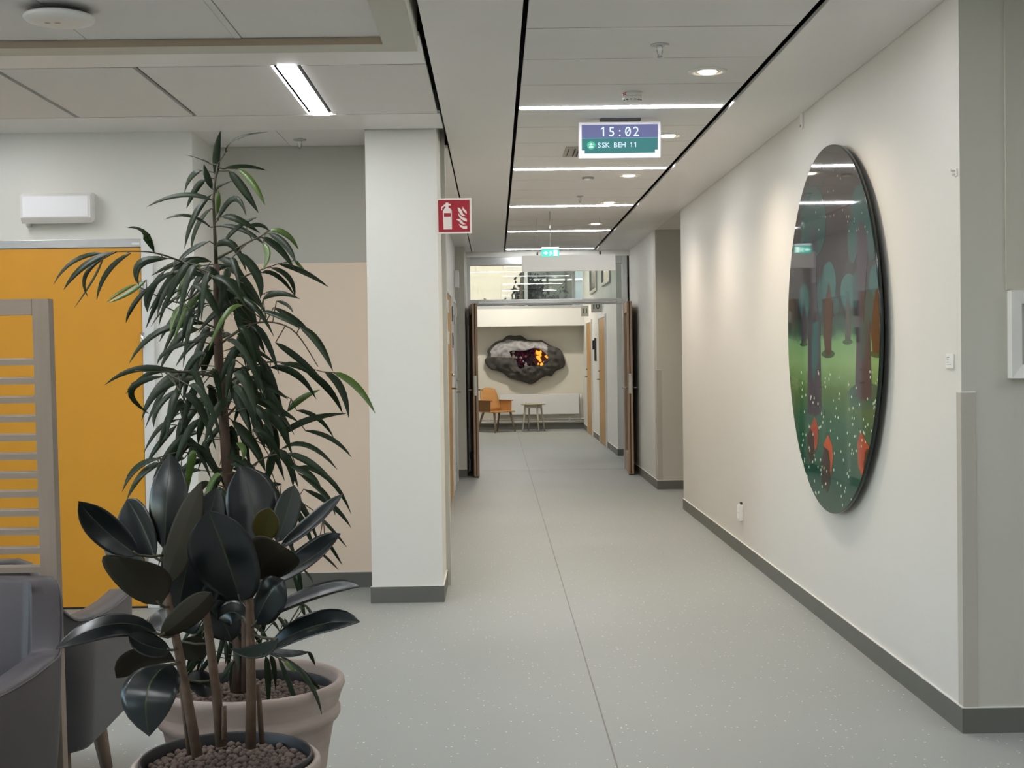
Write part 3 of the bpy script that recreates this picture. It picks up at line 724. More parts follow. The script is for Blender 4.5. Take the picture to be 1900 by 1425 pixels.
# ------------------------------------------------------------------ small things on the left corridor wall
def wall_box(name, label, cat, X, y, z, dx, dy, dz, m, sgn=1, parts=None):
    t = empty(name, (X, y, z)); tag(t, label, cat)
    a, b = sorted((0, sgn * dx)); box('casing', a, b, -dy / 2, dy / 2, -dz / 2, dz / 2, m, t, min(.006, dx * .3))
    a2, b2 = sorted((sgn * dx, sgn * (dx + .003)))
    box('front_detail', a2, b2, -dy * .3, dy * .3, -dz * .3, dz * .3, parts or m, t)
    return t
wall_box('access_point', 'white wireless box with dark back high on the left corridor wall', 'device', -.47, 15.9, 2.36, .055, .22, .2, M_WHITE)
wall_box('door_sign', 'small white sign plate beside the pale grey door', 'sign', -.47, 15.98, 1.98, .02, .12, .12, M_WHITE)
wall_box('door_sign', 'upper white name plate on the oak corridor door', 'sign', -.453, 13.0, 1.93, .012, .2, .12, M_WHITE, parts=M_ALU)
wall_box('door_sign', 'lower white name plate on the oak corridor door', 'sign', -.453, 13.0, 1.63, .012, .2, .12, M_WHITE, parts=M_ALU)
wall_box('door_reader', 'upper dark card reader by the oak corridor door', 'reader', -.47, 14.2, 1.9, .03, .1, .16, M_DGREY)
wall_box('door_reader', 'lower dark card reader by the oak corridor door', 'reader', -.47, 14.2, 1.62, .03, .1, .16, M_DGREY)
# emergency luminaire on the lounge wall
Pw = P(105, 386, 7.8)
em = empty('emergency_light', (Pw.x, 7.87, Pw.z)); tag(em, 'unlit white box luminaire on the wall above the yellow door', 'wall light')
hw, hh = .2, .088
prism('housing', [(0, -hh + .03), (-.07, -hh), (-.095, -hh + .03), (-.095, hh - .02), (-.06, hh), (0, hh)], -hw, hw, M_WHITE, em, plane='yz')
box('front_cover', -hw + .012, hw - .012, -.0985, -.095, -hh + .034, hh - .024, mat('opal_cover', (244, 243, 246), .3, .01, 5), em, .0015)
box('end_bracket', -hw + .01, -hw + .03, -.03, 0, -hh - .014, -hh + .03, M_WHITE, em)
# ceiling access point
v = P(110, 17, 1.0) - Vector((0, 0, CAMZ)); pa = Vector((0, 0, CAMZ)) + v * ((2.73 - CAMZ) / v.z)
ap = empty('ceiling_access_point', (pa.x, pa.y, 2.73)); tag(ap, 'round white wireless access point under the lounge ceiling', 'access point')
lathe('mount', [(0, 0), (.04, 0), (.04, -.016), (0, -.016)], M_DARK, ap, 20)
lathe('back_shell', [(.0, -.017), (.11, -.017), (.122, -.026), (.0, -.026)], M_DGREY, ap, 40)
lathe('cover', [(.125, -.0265), (.128, -.034), (.12, -.044), (.08, -.054), (0, -.058)], M_WHITE, ap, 40)
prism('printed_mark', [(-.045, -.03), (-.03, -.03), (-.025, -.022), (-.04, -.022)], -.0572, -.054, mat('grey_print', (150, 148, 146), .5, .02, 6), ap, plane='xy')
prism('printed_mark', [(-.01, -.03), (.01, -.03), (.012, -.022), (-.008, -.022)], -.0575, -.054, MATS['grey_print'], ap, plane='xy')

# ------------------------------------------------------------------ right wall objects
def wallpt(px, py, X):
    v = P(px, py, 1.0) - Vector((0, 0, CAMZ)); return Vector((0, 0, CAMZ)) + v * (X / v.x)
p = wallpt(1490, 222, 1.735); bk = empty('wall_bracket', (1.735, p.y, p.z)); tag(bk, 'small white bracket on the cream wall just under the ceiling strip', 'bracket')
box('plate', -.012, 0, -.02, .02, -.05, .05, M_WHITE, bk, .003); lathe('screw', [(.008, 0), (.008, -.006)], M_STEEL, bk, 12, (-.012, 0, -.035), 'x')
p = wallpt(1780, 318, 1.735); bk = empty('wall_hook', (1.735, p.y + .03, p.z)); tag(bk, 'tiny white hook near the corner of the cream wall', 'hook')
box('plate', -.006, 0, -.012, .012, -.015, .015, M_WHITE, bk, .002); tube('peg', [(-.006, 0, .006), (-.02, 0, .006), (-.022, 0, .012)], .004, M_WHITE, bk)
tube('peg', [(-.006, 0, -.008), (-.018, 0, -.008)], .004, M_WHITE, bk)
p = wallpt(1765, 670, 1.735); pl = empty('label_plate', (1.735, p.y, p.z)); tag(pl, 'small white caption plate beside the round picture', 'label')
box('plate', -.008, 0, -.042, .042, -.027, .027, M_WHITE, pl, .001)
M_GP = mat('caption_grey', (120, 120, 122), .6, .02, 6)
for k, (a, b, zz) in enumerate([(.0, .03, .014), (.002, .03, .009), (.006, .03, .004), (.0, .03, -.004), (-.02, .03, -.012)]):
    box('text_line', -.0085, -.008, a, b, zz - .001, zz + .001, M_GP, pl)
p = wallpt(1377, 951, 1.735); so = empty('wall_outlet', (1.735, p.y, p.z)); tag(so, 'white wall outlet low on the cream wall', 'outlet')
box('plate', -.028, 0, -.04, .04, -.058, .058, M_WHITE, so, .004)
for k in (-1, 1): box('socket_rocker', -.032, -.028, -.026, .026, k * .026 - .02, k * .026 + .02, mat('outlet_white', (246, 244, 240), .3, .01, 5), so, .001)
box('cable_clip', -.014, 0, -.012, .012, .0585, .075, M_DGREY, so)
# corner guards
M_GUARD = mat('translucent_guard', (182, 178, 168), .25, .02, 3)
def guard(x, y, z1, wx, wy, label):
    t = empty('corner_guard', (x, y, .1)); tag(t, label, 'corner guard', 'corner guards')
    box('face', -.0025, wx, -.0025, -.0, 0, z1 - .1, M_GUARD, t); box('side', -.0025, -.0, 0, wy, 0, z1 - .1, M_GUARD, t)
    box('top_edge', -.003, wx + .001, -.003, .0, z1 - .1, z1 - .095, M_SEAL, t)
guard(1.735, 4.9985, 1.275, .052, .05, 'clear plastic corner guard at the near end of the cream wall')
guard(1.72, 14.36, 1.275, .052, .05, 'clear plastic corner guard at the far niche corner')
# framed box on the near corner wall
fb = empty('framed_box', (1.908, 4.9985, P(1890, 620, 4.96).z)); tag(fb, 'white frame with sloping sides at the picture edge on the corner wall', 'frame')
hh = .163; ww = .42
def frame_piece(pts): return pts
for nm, q in (('frame_side', [(0, -hh), (.045, -hh + .05), (.045, hh - .05), (0, hh)]), ('frame_side', [(ww, -hh), (ww - .045, -hh + .05), (ww - .045, hh - .05), (ww, hh)]),
              ('frame_rail', [(0, hh), (.045, hh - .05), (ww - .045, hh - .05), (ww, hh)]), ('frame_rail', [(0, -hh), (.045, -hh + .05), (ww - .045, -hh + .05), (ww, -hh)])):
    bm = bmesh.new()
    f0 = [bm.verts.new((a, -.001, b)) for a, b in q]; f1 = [bm.verts.new((a, -.045 if i in (0, 3) else -.028, b)) for i, (a, b) in enumerate(q)]
    bm.faces.new(f0); bm.faces.new(f1[::-1])
    for i in range(4): bm.faces.new((f0[i], f0[(i + 1) % 4], f1[(i + 1) % 4], f1[i]))
    finish_bm(nm, bm, M_WHITE, fb)
box('inner_panel', .0455, ww - .0455, -.01, -.002, -hh + .0505, hh - .0505, mat('inner_grey', (176, 174, 166), .5, .02, 5), fb)
lathe('round_inset', [(0, -.014), (.07, -.014), (.07, -.0102), (0, -.0102)], mat('inset_green', (120, 122, 100), .5, .05, 6), fb, 32, (ww * .42, 0, -.0), 'y')

# ------------------------------------------------------------------ round forest picture
cy_, cz_, rad_ = 6.80, P(1567, 612, 6.8).z, .925
pic = empty('round_picture', (1.735, cy_, cz_)); tag(pic, 'large round glossy forest picture on the cream wall', 'picture')
XF = -.052
lathe('acrylic_disc', [(0, -.034), (rad_, -.034), (rad_, -.0515), (rad_ - .002, -.052), (0, -.052)], mat('dark_acrylic_edge', (30, 38, 36), .15, .05, 4), pic, 96, axis='x')
lathe('standoff_ring', [(rad_ - .12, 0), (rad_ - .10, 0), (rad_ - .10, -.0335), (rad_ - .12, -.0335)], M_DARK, pic, 64, axis='x', cap=False)
CIRC = [(rad_ * .997 * math.cos(2 * math.pi * i / 96), rad_ * .997 * math.sin(2 * math.pi * i / 96)) for i in range(96)]
def clip(poly):
    out = [Vector(q) for q in poly]
    for i in range(96):
        a = Vector(CIRC[i]); b = Vector(CIRC[(i + 1) % 96]); e = b - a
        def ins(q): return e.x * (q.y - a.y) - e.y * (q.x - a.x) >= 0
        res = []
        for k in range(len(out)):
            c, dn = out[k], out[(k + 1) % len(out)]
            ic, idn = ins(c), ins(dn)
            if ic: res.append(c)
            if ic != idn:
                den = e.x * (dn.y - c.y) - e.y * (dn.x - c.x)
                t = (e.x * (a.y - c.y) - e.y * (a.x - c.x)) / den
                res.append(c + (dn - c) * t)
        out = res
        if len(out) < 3: return []
    return out
PV = []; PF = []; PM = []; PMATS = []; layer = [0]
def pm(name, col, var=.08, scale=9, col2=None):
    m = mat(name, col, .035, var, scale, col2=col2, spec=.5)
    if m not in PMATS: PMATS.append(m)
    return PMATS.index(m)
def shape(poly, mi_, newlayer=True):
    """poly in picture coords: u to the viewer's right (towards -Y), v up, metres from centre"""
    if newlayer: layer[0] += 1
    q = clip(poly)
    # signed area fix
    if len(q) < 3: return
    k = len(PV)
    for a in q: PV.append((XF - .0003 - layer[0] * .00002, -a.x, a.y))
    PF.append(tuple(range(k, k + len(q)))[::-1]); PM.append(mi_)
def ccw(poly):
    A = sum(poly[i][0] * poly[(i + 1) % len(poly)][1] - poly[(i + 1) % len(poly)][0] * poly[i][1] for i in range(len(poly)))
    return poly if A > 0 else poly[::-1]
def px2(u, v, scale_from='b'):
    """photo px -> picture coords"""
    q = wallpt(u, v, 1.735 + XF); return (-(q.y - cy_), q.z - cz_)
def pxpoly(pts, off): return ccw([px2(1460 + a / 3.85, off + b / 3.85) for a, b in pts])
# backdrop bands
bands = [(.93, .05, (62, 60, 66)), (.06, -.03, (60, 72, 66)), (-.03, -.10, (72, 104, 84)), (-.10, -.2, (98, 140, 100)), (-.2, -.30, (92, 130, 86)), (-.30, -.42, (76, 112, 80)), (-.42, -.58, (60, 98, 78)), (-.58, -.75, (50, 90, 72)), (-.75, -.95, (44, 84, 70))]
def blend_mat():
    m = bpy.data.materials.new('forest_print'); m.use_nodes = True; n = m.node_tree.nodes; L = m.node_tree.links; b = n['Principled BSDF']
    tc = n.new('ShaderNodeTexCoord'); s = n.new('ShaderNodeSeparateXYZ'); L.new(tc.outputs['Object'], s.inputs[0])
    nz = n.new('ShaderNodeTexNoise'); nz.inputs['Scale'].default_value = 6; nz.inputs['Detail'].default_value = 5; L.new(tc.outputs['Object'], nz.inputs['Vector'])
    ad = n.new('ShaderNodeMath'); ad.operation = 'MULTIPLY_ADD'; ad.inputs[1].default_value = .10; L.new(nz.outputs[0], ad.inputs[0]); L.new(s.outputs[2], ad.inputs[2])
    mr = n.new('ShaderNodeMapRange'); mr.inputs[1].default_value = -.9; mr.inputs[2].default_value = .98; L.new(ad.outputs[0], mr.inputs[0])
    r = n.new('ShaderNodeValToRGB'); L.new(mr.outputs[0], r.inputs[0])
    stops = [(0, (34, 74, 62)), (.14, (38, 84, 68)), (.26, (50, 96, 72)), (.34, (82, 112, 62)), (.42, (124, 160, 104)), (.47, (108, 150, 104)), (.50, (50, 84, 70)), (.55, (44, 46, 48)), (.7, (50, 46, 52)), (1, (58, 54, 58))]
    while len(r.color_ramp.elements) < len(stops): r.color_ramp.elements.new(.5)
    for e, (pp, c) in zip(r.color_ramp.elements, stops): e.position = pp; e.color = (*lin(c), 1)
    L.new(r.outputs[0], b.inputs['Base Color']); b.inputs['Roughness'].default_value = .035
    return m
PMATS.append(blend_mat()); PV += [(XF - .0003, -a, b) for a, b in CIRC]; PF.append(tuple(range(96))[::-1]); PM.append(0)
I_TEAL = pm('print_teal', (58, 104, 104), .2, 14, (44, 78, 80)); I_TEAL2 = pm('print_teal_dark', (52, 86, 88), .2, 14, (42, 66, 68)); I_TRK = pm('print_trunk_purple', (66, 58, 70), .1, 10)
I_BRN = pm('print_trunk_brown', (82, 52, 34), .15, 12); I_SHD = pm('print_moss', (58, 86, 52), .1, 10); I_RED = pm('print_red_orange', (178, 78, 54), .15, 30, (150, 58, 40)); I_ORG = pm('print_orange', (200, 88, 40), .15, 30, (170, 64, 30))
I_BLK = pm('print_dark_brown', (56, 38, 32), .1, 10); I_DOT = pm('print_white_dot', (200, 214, 190), .03, 10); I_GRN = pm('print_shadow_green', (52, 94, 78), .06, 8); I_STAR = pm('print_star', (150, 152, 150), .03, 10); I_GRY = pm('print_grey_trunk', (76, 74, 74), .1, 10)
def ell(cx_, cy2, a, b, n=20): return [(cx_ + a * math.cos(2 * math.pi * i / n), cy2 + b * math.sin(2 * math.pi * i / n)) for i in range(n)]
A7, B7 = 250, 600
# distant trees
for cx_, cy2, a, b, m in ((125, 1195, 36, 130, I_TEAL), (300, 1060, 50, 155, I_TEAL), (440, 1120, 58, 130, I_TEAL), (232, 1160, 24, 140, I_TEAL2), (490, 1110, 22, 130, I_TEAL2), (355, 1215, 20, 65, I_TEAL2), (640, 1060, 55, 140, I_TEAL), (590, 1250, 40, 140, I_TEAL2), (205, 1290, 24, 180, I_TEAL2)):
    shape(pxpoly(ell(cx_, cy2, a, b), A7), m)
for pts in ([(270, 1200), (290, 1120), (300, 1060), (312, 1120), (330, 1210), (320, 1430), (315, 1550), (272, 1550), (262, 1430)],
            [(620, 1200), (640, 1090), (660, 1110), (700, 1200), (690, 1420), (675, 1560), (615, 1560), (600, 1420)]):
    shape(pxpoly(pts, A7), I_BRN)
shape(pxpoly([(425, 1240), (440, 1150), (455, 1240), (455, 1480), (415, 1480)], A7), I_GRY)
shape(pxpoly([(105, 1330), (125, 1180), (142, 1330), (140, 1500), (105, 1500)], A7), I_TRK)
for cx_, cy2, a, b in ((295, 218, 48, 30), (650, 218, 56, 28), (120, 150, 26, 14), (435, 132, 36, 20)): shape(pxpoly(ell(cx_, cy2, a, b), B7), I_SHD)
shape(pxpoly([(275, 20), (315, 20), (320, 215), (300, 230), (270, 215)], B7), I_BRN)
shape(pxpoly([(620, 20), (680, 20), (678, 205), (645, 215), (615, 205)], B7), I_BRN)
# big foreground trees
shape(pxpoly(ell(565, 520, 110, 190), A7), I_TEAL2); shape(pxpoly(ell(470, 760, 36, 160), A7), I_TEAL2); shape(pxpoly(ell(610, 700, 40, 200), A7), I_TEAL2)
shape(pxpoly(ell(190, 620, 90, 260), A7), I_TEAL2); shape(pxpoly(ell(130, 780, 40, 80), A7), I_TEAL2)
shape(pxpoly([(500, 800), (505, 700), (515, 640), (525, 580), (535, 640), (545, 580), (552, 660), (565, 720), (578, 760), (580, 850), (560, 1100), (545, 1425), (495, 1425), (505, 1100), (500, 900)], A7), I_TRK)
shape(pxpoly([(175, 800), (178, 700), (185, 600), (195, 700), (205, 640), (212, 760), (215, 900), (212, 1150), (235, 1425), (160, 1425), (168, 1150), (168, 900)], A7), I_TRK)
shape(pxpoly(ell(560, 520, 126, 100), B7), I_GRN); shape(pxpoly(ell(195, 640, 75, 70), B7), I_GRN)
shape(pxpoly([(150, -10), (240, -10), (248, 640), (215, 660), (165, 655), (150, 630)], B7), I_TRK)
shape(pxpoly([(500, -10), (595, -10), (608, 520), (580, 550), (515, 545), (490, 510)], B7), I_TRK)
shape(pxpoly([(185, -10), (230, -10), (225, 250), (200, 400), (180, 380), (178, 150)], B7), I_TEAL); shape(pxpoly([(525, -10), (575, -10), (565, 200), (545, 290), (525, 230)], B7), I_TEAL2)
# red stumps
for pts, m in (([(165, 755), (200, 665), (225, 740), (220, 870), (200, 920), (190, 800)], I_RED), ([(148, 800), (172, 750), (195, 800), (200, 900), (182, 1010), (150, 930)], I_BLK),
               ([(262, 870), (295, 790), (325, 870), (332, 960), (315, 1090), (300, 940)], I_ORG), ([(245, 1000), (268, 880), (300, 910), (312, 1000), (310, 1150), (290, 1210), (250, 1130)], I_BLK),
               ([(505, 850), (530, 770), (560, 830), (605, 905), (560, 920), (545, 1120), (510, 1010)], I_RED), ([(550, 1000), (570, 895), (610, 910), (620, 1000), (570, 1150), (550, 1160)], I_BLK)):
    shape(pxpoly(pts, B7), m)
layer[0] += 1
k = 0
while k < 150:
    u = R.uniform(90, 690); v = R.uniform(340, 1330)
    if abs(v - 700) > 400 and R.random() < .5: continue
    k += 1; shape(pxpoly(ell(u, v, 3.4, 11, 8), B7), I_DOT, False)
for k in range(40):
    shape(pxpoly(ell(R.uniform(200, 620), R.uniform(160, 720), 2.4, 9, 6), A7), I_STAR, False)
pr = raw('forest_print', PV, PF, PMATS, pic, midx=PM)

# ================================================================== LOUNGE FURNITURE
# slatted room divider
dv = empty('slatted_divider', (P(100, 1000, 3.98).x, 3.98, 0)); tag(dv, 'pale wooden slatted room divider behind the grey armchair', 'room divider')
Ydv = 3.98
def dz_(py): return P(80, py, Ydv).z
xr = P(94, 560, Ydv).x - dv.location.x; xr2 = P(122, 1425, Ydv).x - dv.location.x
x0 = P(60, 560, Ydv).x - dv.location.x
ztop = dz_(555)
def lean(z): return xr + (xr2 - xr) * (ztop - z) / (ztop - dz_(1425))
PW = .048; PD = .022
zb = 0
raw('post', [(lean(z) - PW + a, b, z) for z in (0, ztop) for a, b in ((0, -PD), (PW, -PD), (PW, PD), (0, PD))], BF, M_WOOD, dv)
raw('post', [(lean(z) - PW + a - .95, b, z) for z in (0, ztop) for a, b in ((0, -PD), (PW, -PD), (PW, PD), (0, PD))], BF, M_WOOD, dv)
box('top_rail', lean(ztop) - .95, lean(ztop) - PW - .001, -PD, PD, ztop - .046, ztop, M_WOODH, dv)
zs = dz_(664)
pitch = (dz_(664) - dz_(1048)) / 11
for k in range(19):
    z = zs - k * pitch
    prism('slat', [(-.011, z - .0215), (-.011, z - .0045), (-.002, z), (.011, z), (.011, z - .0215)], lean(z) - .95, lean(z) - PW - .001, M_WOODH, dv, plane='yz')
box('foot', -.02 + lean(0) - PW, lean(0) + .0, -.16, .16, -.0, .02, M_WOOD, dv) if False else None

# tub armchair
def armchair(name, loc, rz, m, label, soft=False):
    """faces -y in its own frame; back at +y"""
    t = empty(name, loc, rz); tag(t, label, 'armchair', 'grey leather tub armchairs')
    hw, bd, fd, th, rc = .32, .30, -.30, .085, .13
    path = []                       # outer plan path, from right-front round the back to left-front, with height
    for i in range(12): path.append((hw - .012 * (1 - i / 11), fd + (bd - rc - fd) * i / 11))
    for i in range(1, 16):
        a = math.radians(90 * i / 16); path.append((hw - rc + rc * math.cos(a), bd - rc + rc * math.sin(a)))
    for i in range(0, 6): path.append(((hw - rc) * (1 - i / 5.0 * 1.0), bd + .012 * math.sin(i / 5 * math.pi / 2)))
    path = path + [(-x, y) for x, y in path[-2::-1]]
    n = len(path)
    def height(x, y):
        s = (y - fd) / (bd - fd)
        if s < .77: return .625 - .010 * math.sin(s / .77 * math.pi)
        u = min(1, (s - .77) / .19)
        if soft: u = u * max(0, min(1, (hw - .01 - abs(x)) / .19))
        u = u * u * (3 - 2 * u)
        return .625 + .195 * u
    bm = bmesh.new(); rings = []
    for i, (x, y) in enumerate(path):
        a = Vector(path[max(0, i - 1)]); b = Vector(path[min(n - 1, i + 1)]); tg = (b - a).normalized(); nin = Vector((-tg.y, tg.x))
        h = height(x, y); s = max(0, (y - .05) / .25)
        leanb = .05 * min(1, max(0, (y - .0) / .3))
        def q(off, z, k=1.0):
            f = (z - .2) / .6
            px_, py_ = x + nin.x * off, y + nin.y * off
            return (px_ * (.93 + .07 * min(1, f * 1.6)), py_ + leanb * (f - .3) + (-.02 if False else 0), z)
        rings.append([bm.verts.new(v) for v in (q(.012, .19), q(0, .205), q(-.004, .42), q(0, h - .010), q(.006, h - .002), q(th * .5, h), q(th - .006, h - .002), q(th, h - .010), q(th, .40), q(th, .19))])
    for i in range(n - 1):
        for j in range(9): bm.faces.new((rings[i][j], rings[i + 1][j], rings[i + 1][j + 1], rings[i][j + 1]))
        bm.faces.new((rings[i][9], rings[i + 1][9], rings[i + 1][0], rings[i][0]))
    bm.faces.new(rings[0]); bm.faces.new(rings[-1][::-1])
    o = finish_bm('shell', bm, m, t, True)
    md = o.modifiers.new('bevel', 'BEVEL'); md.width = .006; md.segments = 2; md.limit_method = 'ANGLE'; md.angle_limit = 1.0
    # piping seam along outer top edge
    pts = []
    for i, (x, y) in enumerate(path):
        f = (height(x, y) - .2) / .6; lb = .05 * min(1, max(0, y / .3))
        pts.append((x * (.93 + .07 * min(1, f * 1.6)) * 1.002, y * 1.002 + lb * (f - .3), height(x, y) - .012))
    tube('piping', pts, .003, m, o, 6)
    box('seat_cushion', -.222, .222, -.285, .20, .33, .455, m, t, .03); box('seat_base', -.215, .215, -.27, .19, .20, .329, m, t)
    for sx in (-1, 1):
        for sy in (-1, 1):
            tube('leg', [(sx * .20, sy * .19, .205), (sx * .225, sy * .225, 0)], [.032, .022], M_LEGW, t, 4)
    return t
cxr = P(110, 1150, 3.75).x
ch1 = armchair('tub_armchair', (cxr - .325, 3.58, 0), 0, M_LEATHER, 'dark grey leather tub armchair facing the camera in front of the divider')
ch2 = armchair('tub_armchair', (-1.30 - .32, 4.53, 0), math.pi, M_LEATHER2, 'grey leather tub armchair turned away behind the slatted divider', True)

# ------------------------------------------------------------------ pots
def pot(name, c, rim_r, h, label, liner_r, seed, n_single, n_rest, ps, lift=-.03):
    rr = random.Random(seed)
    t = empty(name, (c[0], c[1], 0)); tag(t, label, 'plant pot')
    k = rim_r; B = .62 * k; band = h * .2
    prof = [(0, .0), (B * .96, 0), (B, .01), (k * .875, h - band - .03), (k * .885, h - band - .02), (k * .93, h - band - .01), (k * .95, h - band + .002), (k * .95, h - band + .014), (k * .93, h - band + .026), (k * .935, h - band + .034),
            (k * .96, h - band * .45), (k * .985, h - band * .28), (k, h - .02), (k * .995, h - .006), (k * .97, h), (k * .935, h - .002), (k * .915, h - .012), (k * .90, h - .05), (k * .8, h * .5), (B * .9, .03), (0, .03)]
    lathe('pot_body', prof, M_POT, t, 64)
    lz = h + lift
    lathe('pot_liner', [(liner_r * .72, h * .55), (liner_r * .95, lz - .05), (liner_r * .965, lz - .03), (liner_r * .97, lz - .004), (liner_r * .985, lz), (liner_r * .998, lz - .003), (liner_r, lz - .012), (liner_r * .97, lz - .045), (liner_r * .75, h * .55)], M_LINER, t, 64, cap=False)
    gz = lz - .035; gr = liner_r * .945
    bed = lathe('gravel_bed', [(0, gz - .02), (gr, gz - .02), (gr * .99, gz), (0, gz + .004)], M_SOIL, t, 48)
    base = []
    for v in range(4):
        bm = bmesh.new(); bmesh.ops.create_icosphere(bm, subdivisions=1, radius=1)
        for vv in bm.verts: vv.co = Vector((vv.co.x * rr.uniform(.85, 1.15), vv.co.y * rr.uniform(.85, 1.1), vv.co.z * rr.uniform(.7, .95)))
        me = bpy.data.meshes.new('clay_pebble'); bm.to_mesh(me); bm.free(); me.polygons.foreach_set('use_smooth', [True] * len(me.polygons)); me.materials.append(M_PEB); base.append(me)
    pts = []
    tries = 0
    while len(pts) < n_single + n_rest and tries < 60000:
        tries += 1
        a = rr.uniform(0, 6.283); r = gr * math.sqrt(rr.uniform(0, 1)) * .97; s = rr.uniform(.75, 1.3) * ps
        x, y = r * math.cos(a), r * math.sin(a)
        if all((x - q[0]) ** 2 + (y - q[1]) ** 2 > (.8 * (s + q[2])) ** 2 for q in pts): pts.append((x, y, s))
    pts.sort(key=lambda q: q[1])
    for q in pts[:n_single]:
        o = bpy.data.objects.new('clay_pebble', rr.choice(base)); COL.objects.link(o); o.parent = bed
        o.location = (q[0], q[1], gz + q[2] * rr.uniform(.15, .75)); o.scale = (q[2],) * 3; o.rotation_euler = (0, 0, rr.uniform(0, 6.28))
    V = []; Fc = []
    for q in pts[n_single:]:
        me = rr.choice(base); k0 = len(V); zr = rr.uniform(.15, .75)
        V += [v.co * q[2] + Vector((q[0], q[1], gz + q[2] * zr)) for v in me.vertices]; Fc += [tuple(i + k0 for i in p_.vertices) for p_ in me.polygons]
    if V:
        o = raw('loose_clay_pebbles', V, Fc, M_PEB, t, True); o['kind'] = 'stuff'
    return t, gz
YA, YB = 3.27, 3.88
pA = P(420, 1400, YA); pB = P(461, 1259, YB)
potA, gzA = pot('plant_pot', pA, .228, pA.z - .012, 'nearer pale terracotta pot holding the rubber plant', .208, 3, 290, 260, .0098, .012)
potB, gzB = pot('plant_pot', pB, .276, pB.z, 'larger pale terracotta pot holding the narrow-leaved fig', .245, 4, 0, 700, .010)
g = P(490, 1407, YA - .1); cap_ = empty('water_gauge', (g.x, g.y, gzA + .012)); tag(cap_, 'black round watering cap lying on the pebbles of the nearer pot', 'gauge')
lathe('cap', [(0, 0), (.022, 0), (.023, .008), (.018, .013), (0, .013)], M_LINER, cap_, 24); lathe('rim', [(.023, .001), (.026, .001), (.026, .004), (.023, .004)], M_LINER, cap_, 24, cap=False)

# ------------------------------------------------------------------ plants
def leaf_mesh(name, B, M, T, width, n_hint, prof, m, parent, fold=.12, nseg=8, cols=(-1, -.5, 0, .5, 1), petiole=None, rpet=.002, midrib=False, thick=.0012, curl=0):
    B, M, T = Vector(B), Vector(M), Vector(T); M2 = M * 2 - (B + T) / 2
    top = []; bot = []
    V = []; Fc = []; mi = []
    nh = Vector(n_hint).normalized(); nc = len(cols)
    rows = []
    for i in range(nseg + 1):
        s = i / nseg; s2 = s
        p = B * (1 - s2) ** 2 + M2 * 2 * s2 * (1 - s2) + T * s2 ** 2
        tg = ((M2 - B) * (1 - s2) + (T - M2) * s2).normalized()
        sd_ = tg.cross(nh)
        if sd_.length < 1e-4: sd_ = tg.cross(Vector((1, 0, 0)))
        sd_.normalize(); nn = sd_.cross(tg).normalized()
        wv = max(prof(s), .0) * width / 2
        rows.append([(p + sd_ * u * wv + nn * (fold * abs(u) * wv * 2 - curl * u * u * wv)) for u in cols]); 
        for q in rows[-1]: V.append(q + nn * thick * .5)
        for q in rows[-1]: V.append(q - nn * thick * .5)
    st = 2 * nc
    for i in range(nseg):
        for j in range(nc - 1):
            a = i * st + j
            Fc.append((a, a + 1, a + st + 1, a + st)); mi.append(2 if midrib and abs(cols[j] + cols[j + 1]) < 1e-3 and abs(cols[j]) < .1 else 0)
            b = a + nc
            Fc.append((b + 1, b, b + st, b + st + 1)); mi.append(1)
        a = i * st
        Fc.append((a + nc, a, a + st, a + st + nc)); mi.append(1)
        Fc.append((a + nc - 1, a + 2 * nc - 1, a + st + 2 * nc - 1, a + st + nc - 1)); mi.append(1)
    if petiole is not None:
        pv, pf = tube_data(petiole + [B, B.lerp(M, .15)], rpet, 5); k = len(V)
        V += pv; Fc += [tuple(i + k for i in f) for f in pf]; mi += [3 if len(m) > 3 else 1] * len(pf)
    o = raw(name, V, Fc, m, parent, True, midx=mi)
    return o
def prof_rubber(s): return .05 if s <= 0 else (.012 if s >= 1 else max(.03, (1 - abs(2 * min(1, s / .97) - 1) ** 2.3) ** .62))
def prof_fig(s): return 0.08 if s <= 0 else max(.03, 2.5 * (s ** .55) * (1 - s) ** .85)

# ---- rubber plant
M_R1 = mat('rubber_leaf_top', (21, 27, 27), .28, .15, 5, .12, spec=.55, stretch=(1, 1, 3)); M_R2 = mat('rubber_leaf_under', (50, 45, 34), .7, .1, 6, spec=.2); M_R3 = mat('rubber_midrib', (56, 66, 40), .5, .1, 6)
M_R4 = mat('rubber_petiole', (74, 70, 50), .55, .1, 8); M_RO = mat('olive_leaf', (74, 68, 24), .45, .12, 6); M_RG = mat('grey_green_leaf', (34, 44, 38), .4, .1, 6)
M_STEM = mat('rubber_stem', (116, 92, 72), .8, .25, 30, .6, col2=(58, 44, 36))
rub = empty('rubber_plant', (pA.x, pA.y, gzA)); tag(rub, 'dark glossy broad-leaved rubber plant in the nearer pot', 'plant')
inv = Matrix.Translation(-Vector(rub.location))
def L3(px, py, Y): return P(px, py, Y) - Vector(rub.location)
stemsR = [[(366, 1402, 3.20), (350, 1310, 3.20), (330, 1200, 3.21), (312, 1115, 3.24), (306, 1030, 3.26)],
          [(410, 1385, 3.30), (402, 1290, 3.31), (388, 1180, 3.32), (378, 1105, 3.34), (372, 1000, 3.34)],
          [(465, 1388, 3.27), (466, 1280, 3.27), (464, 1160, 3.26), (462, 1080, 3.27), (474, 1005, 3.30)]]
for s in stemsR:
    tube('stem', [L3(*q) for q in s], [.0135, .012, .0105, .009, .005], M_STEM, rub, 10)
for q in ([(486, 1380, 3.30), (479, 1270, 3.29)], [(416, 1372, 3.28), (416, 1310, 3.29)], [(352, 1400, 3.22), (336, 1270, 3.22)]):
    tube('cut_stub', [L3(*v) for v in q], [.007, .006], M_STEM, rub, 8)
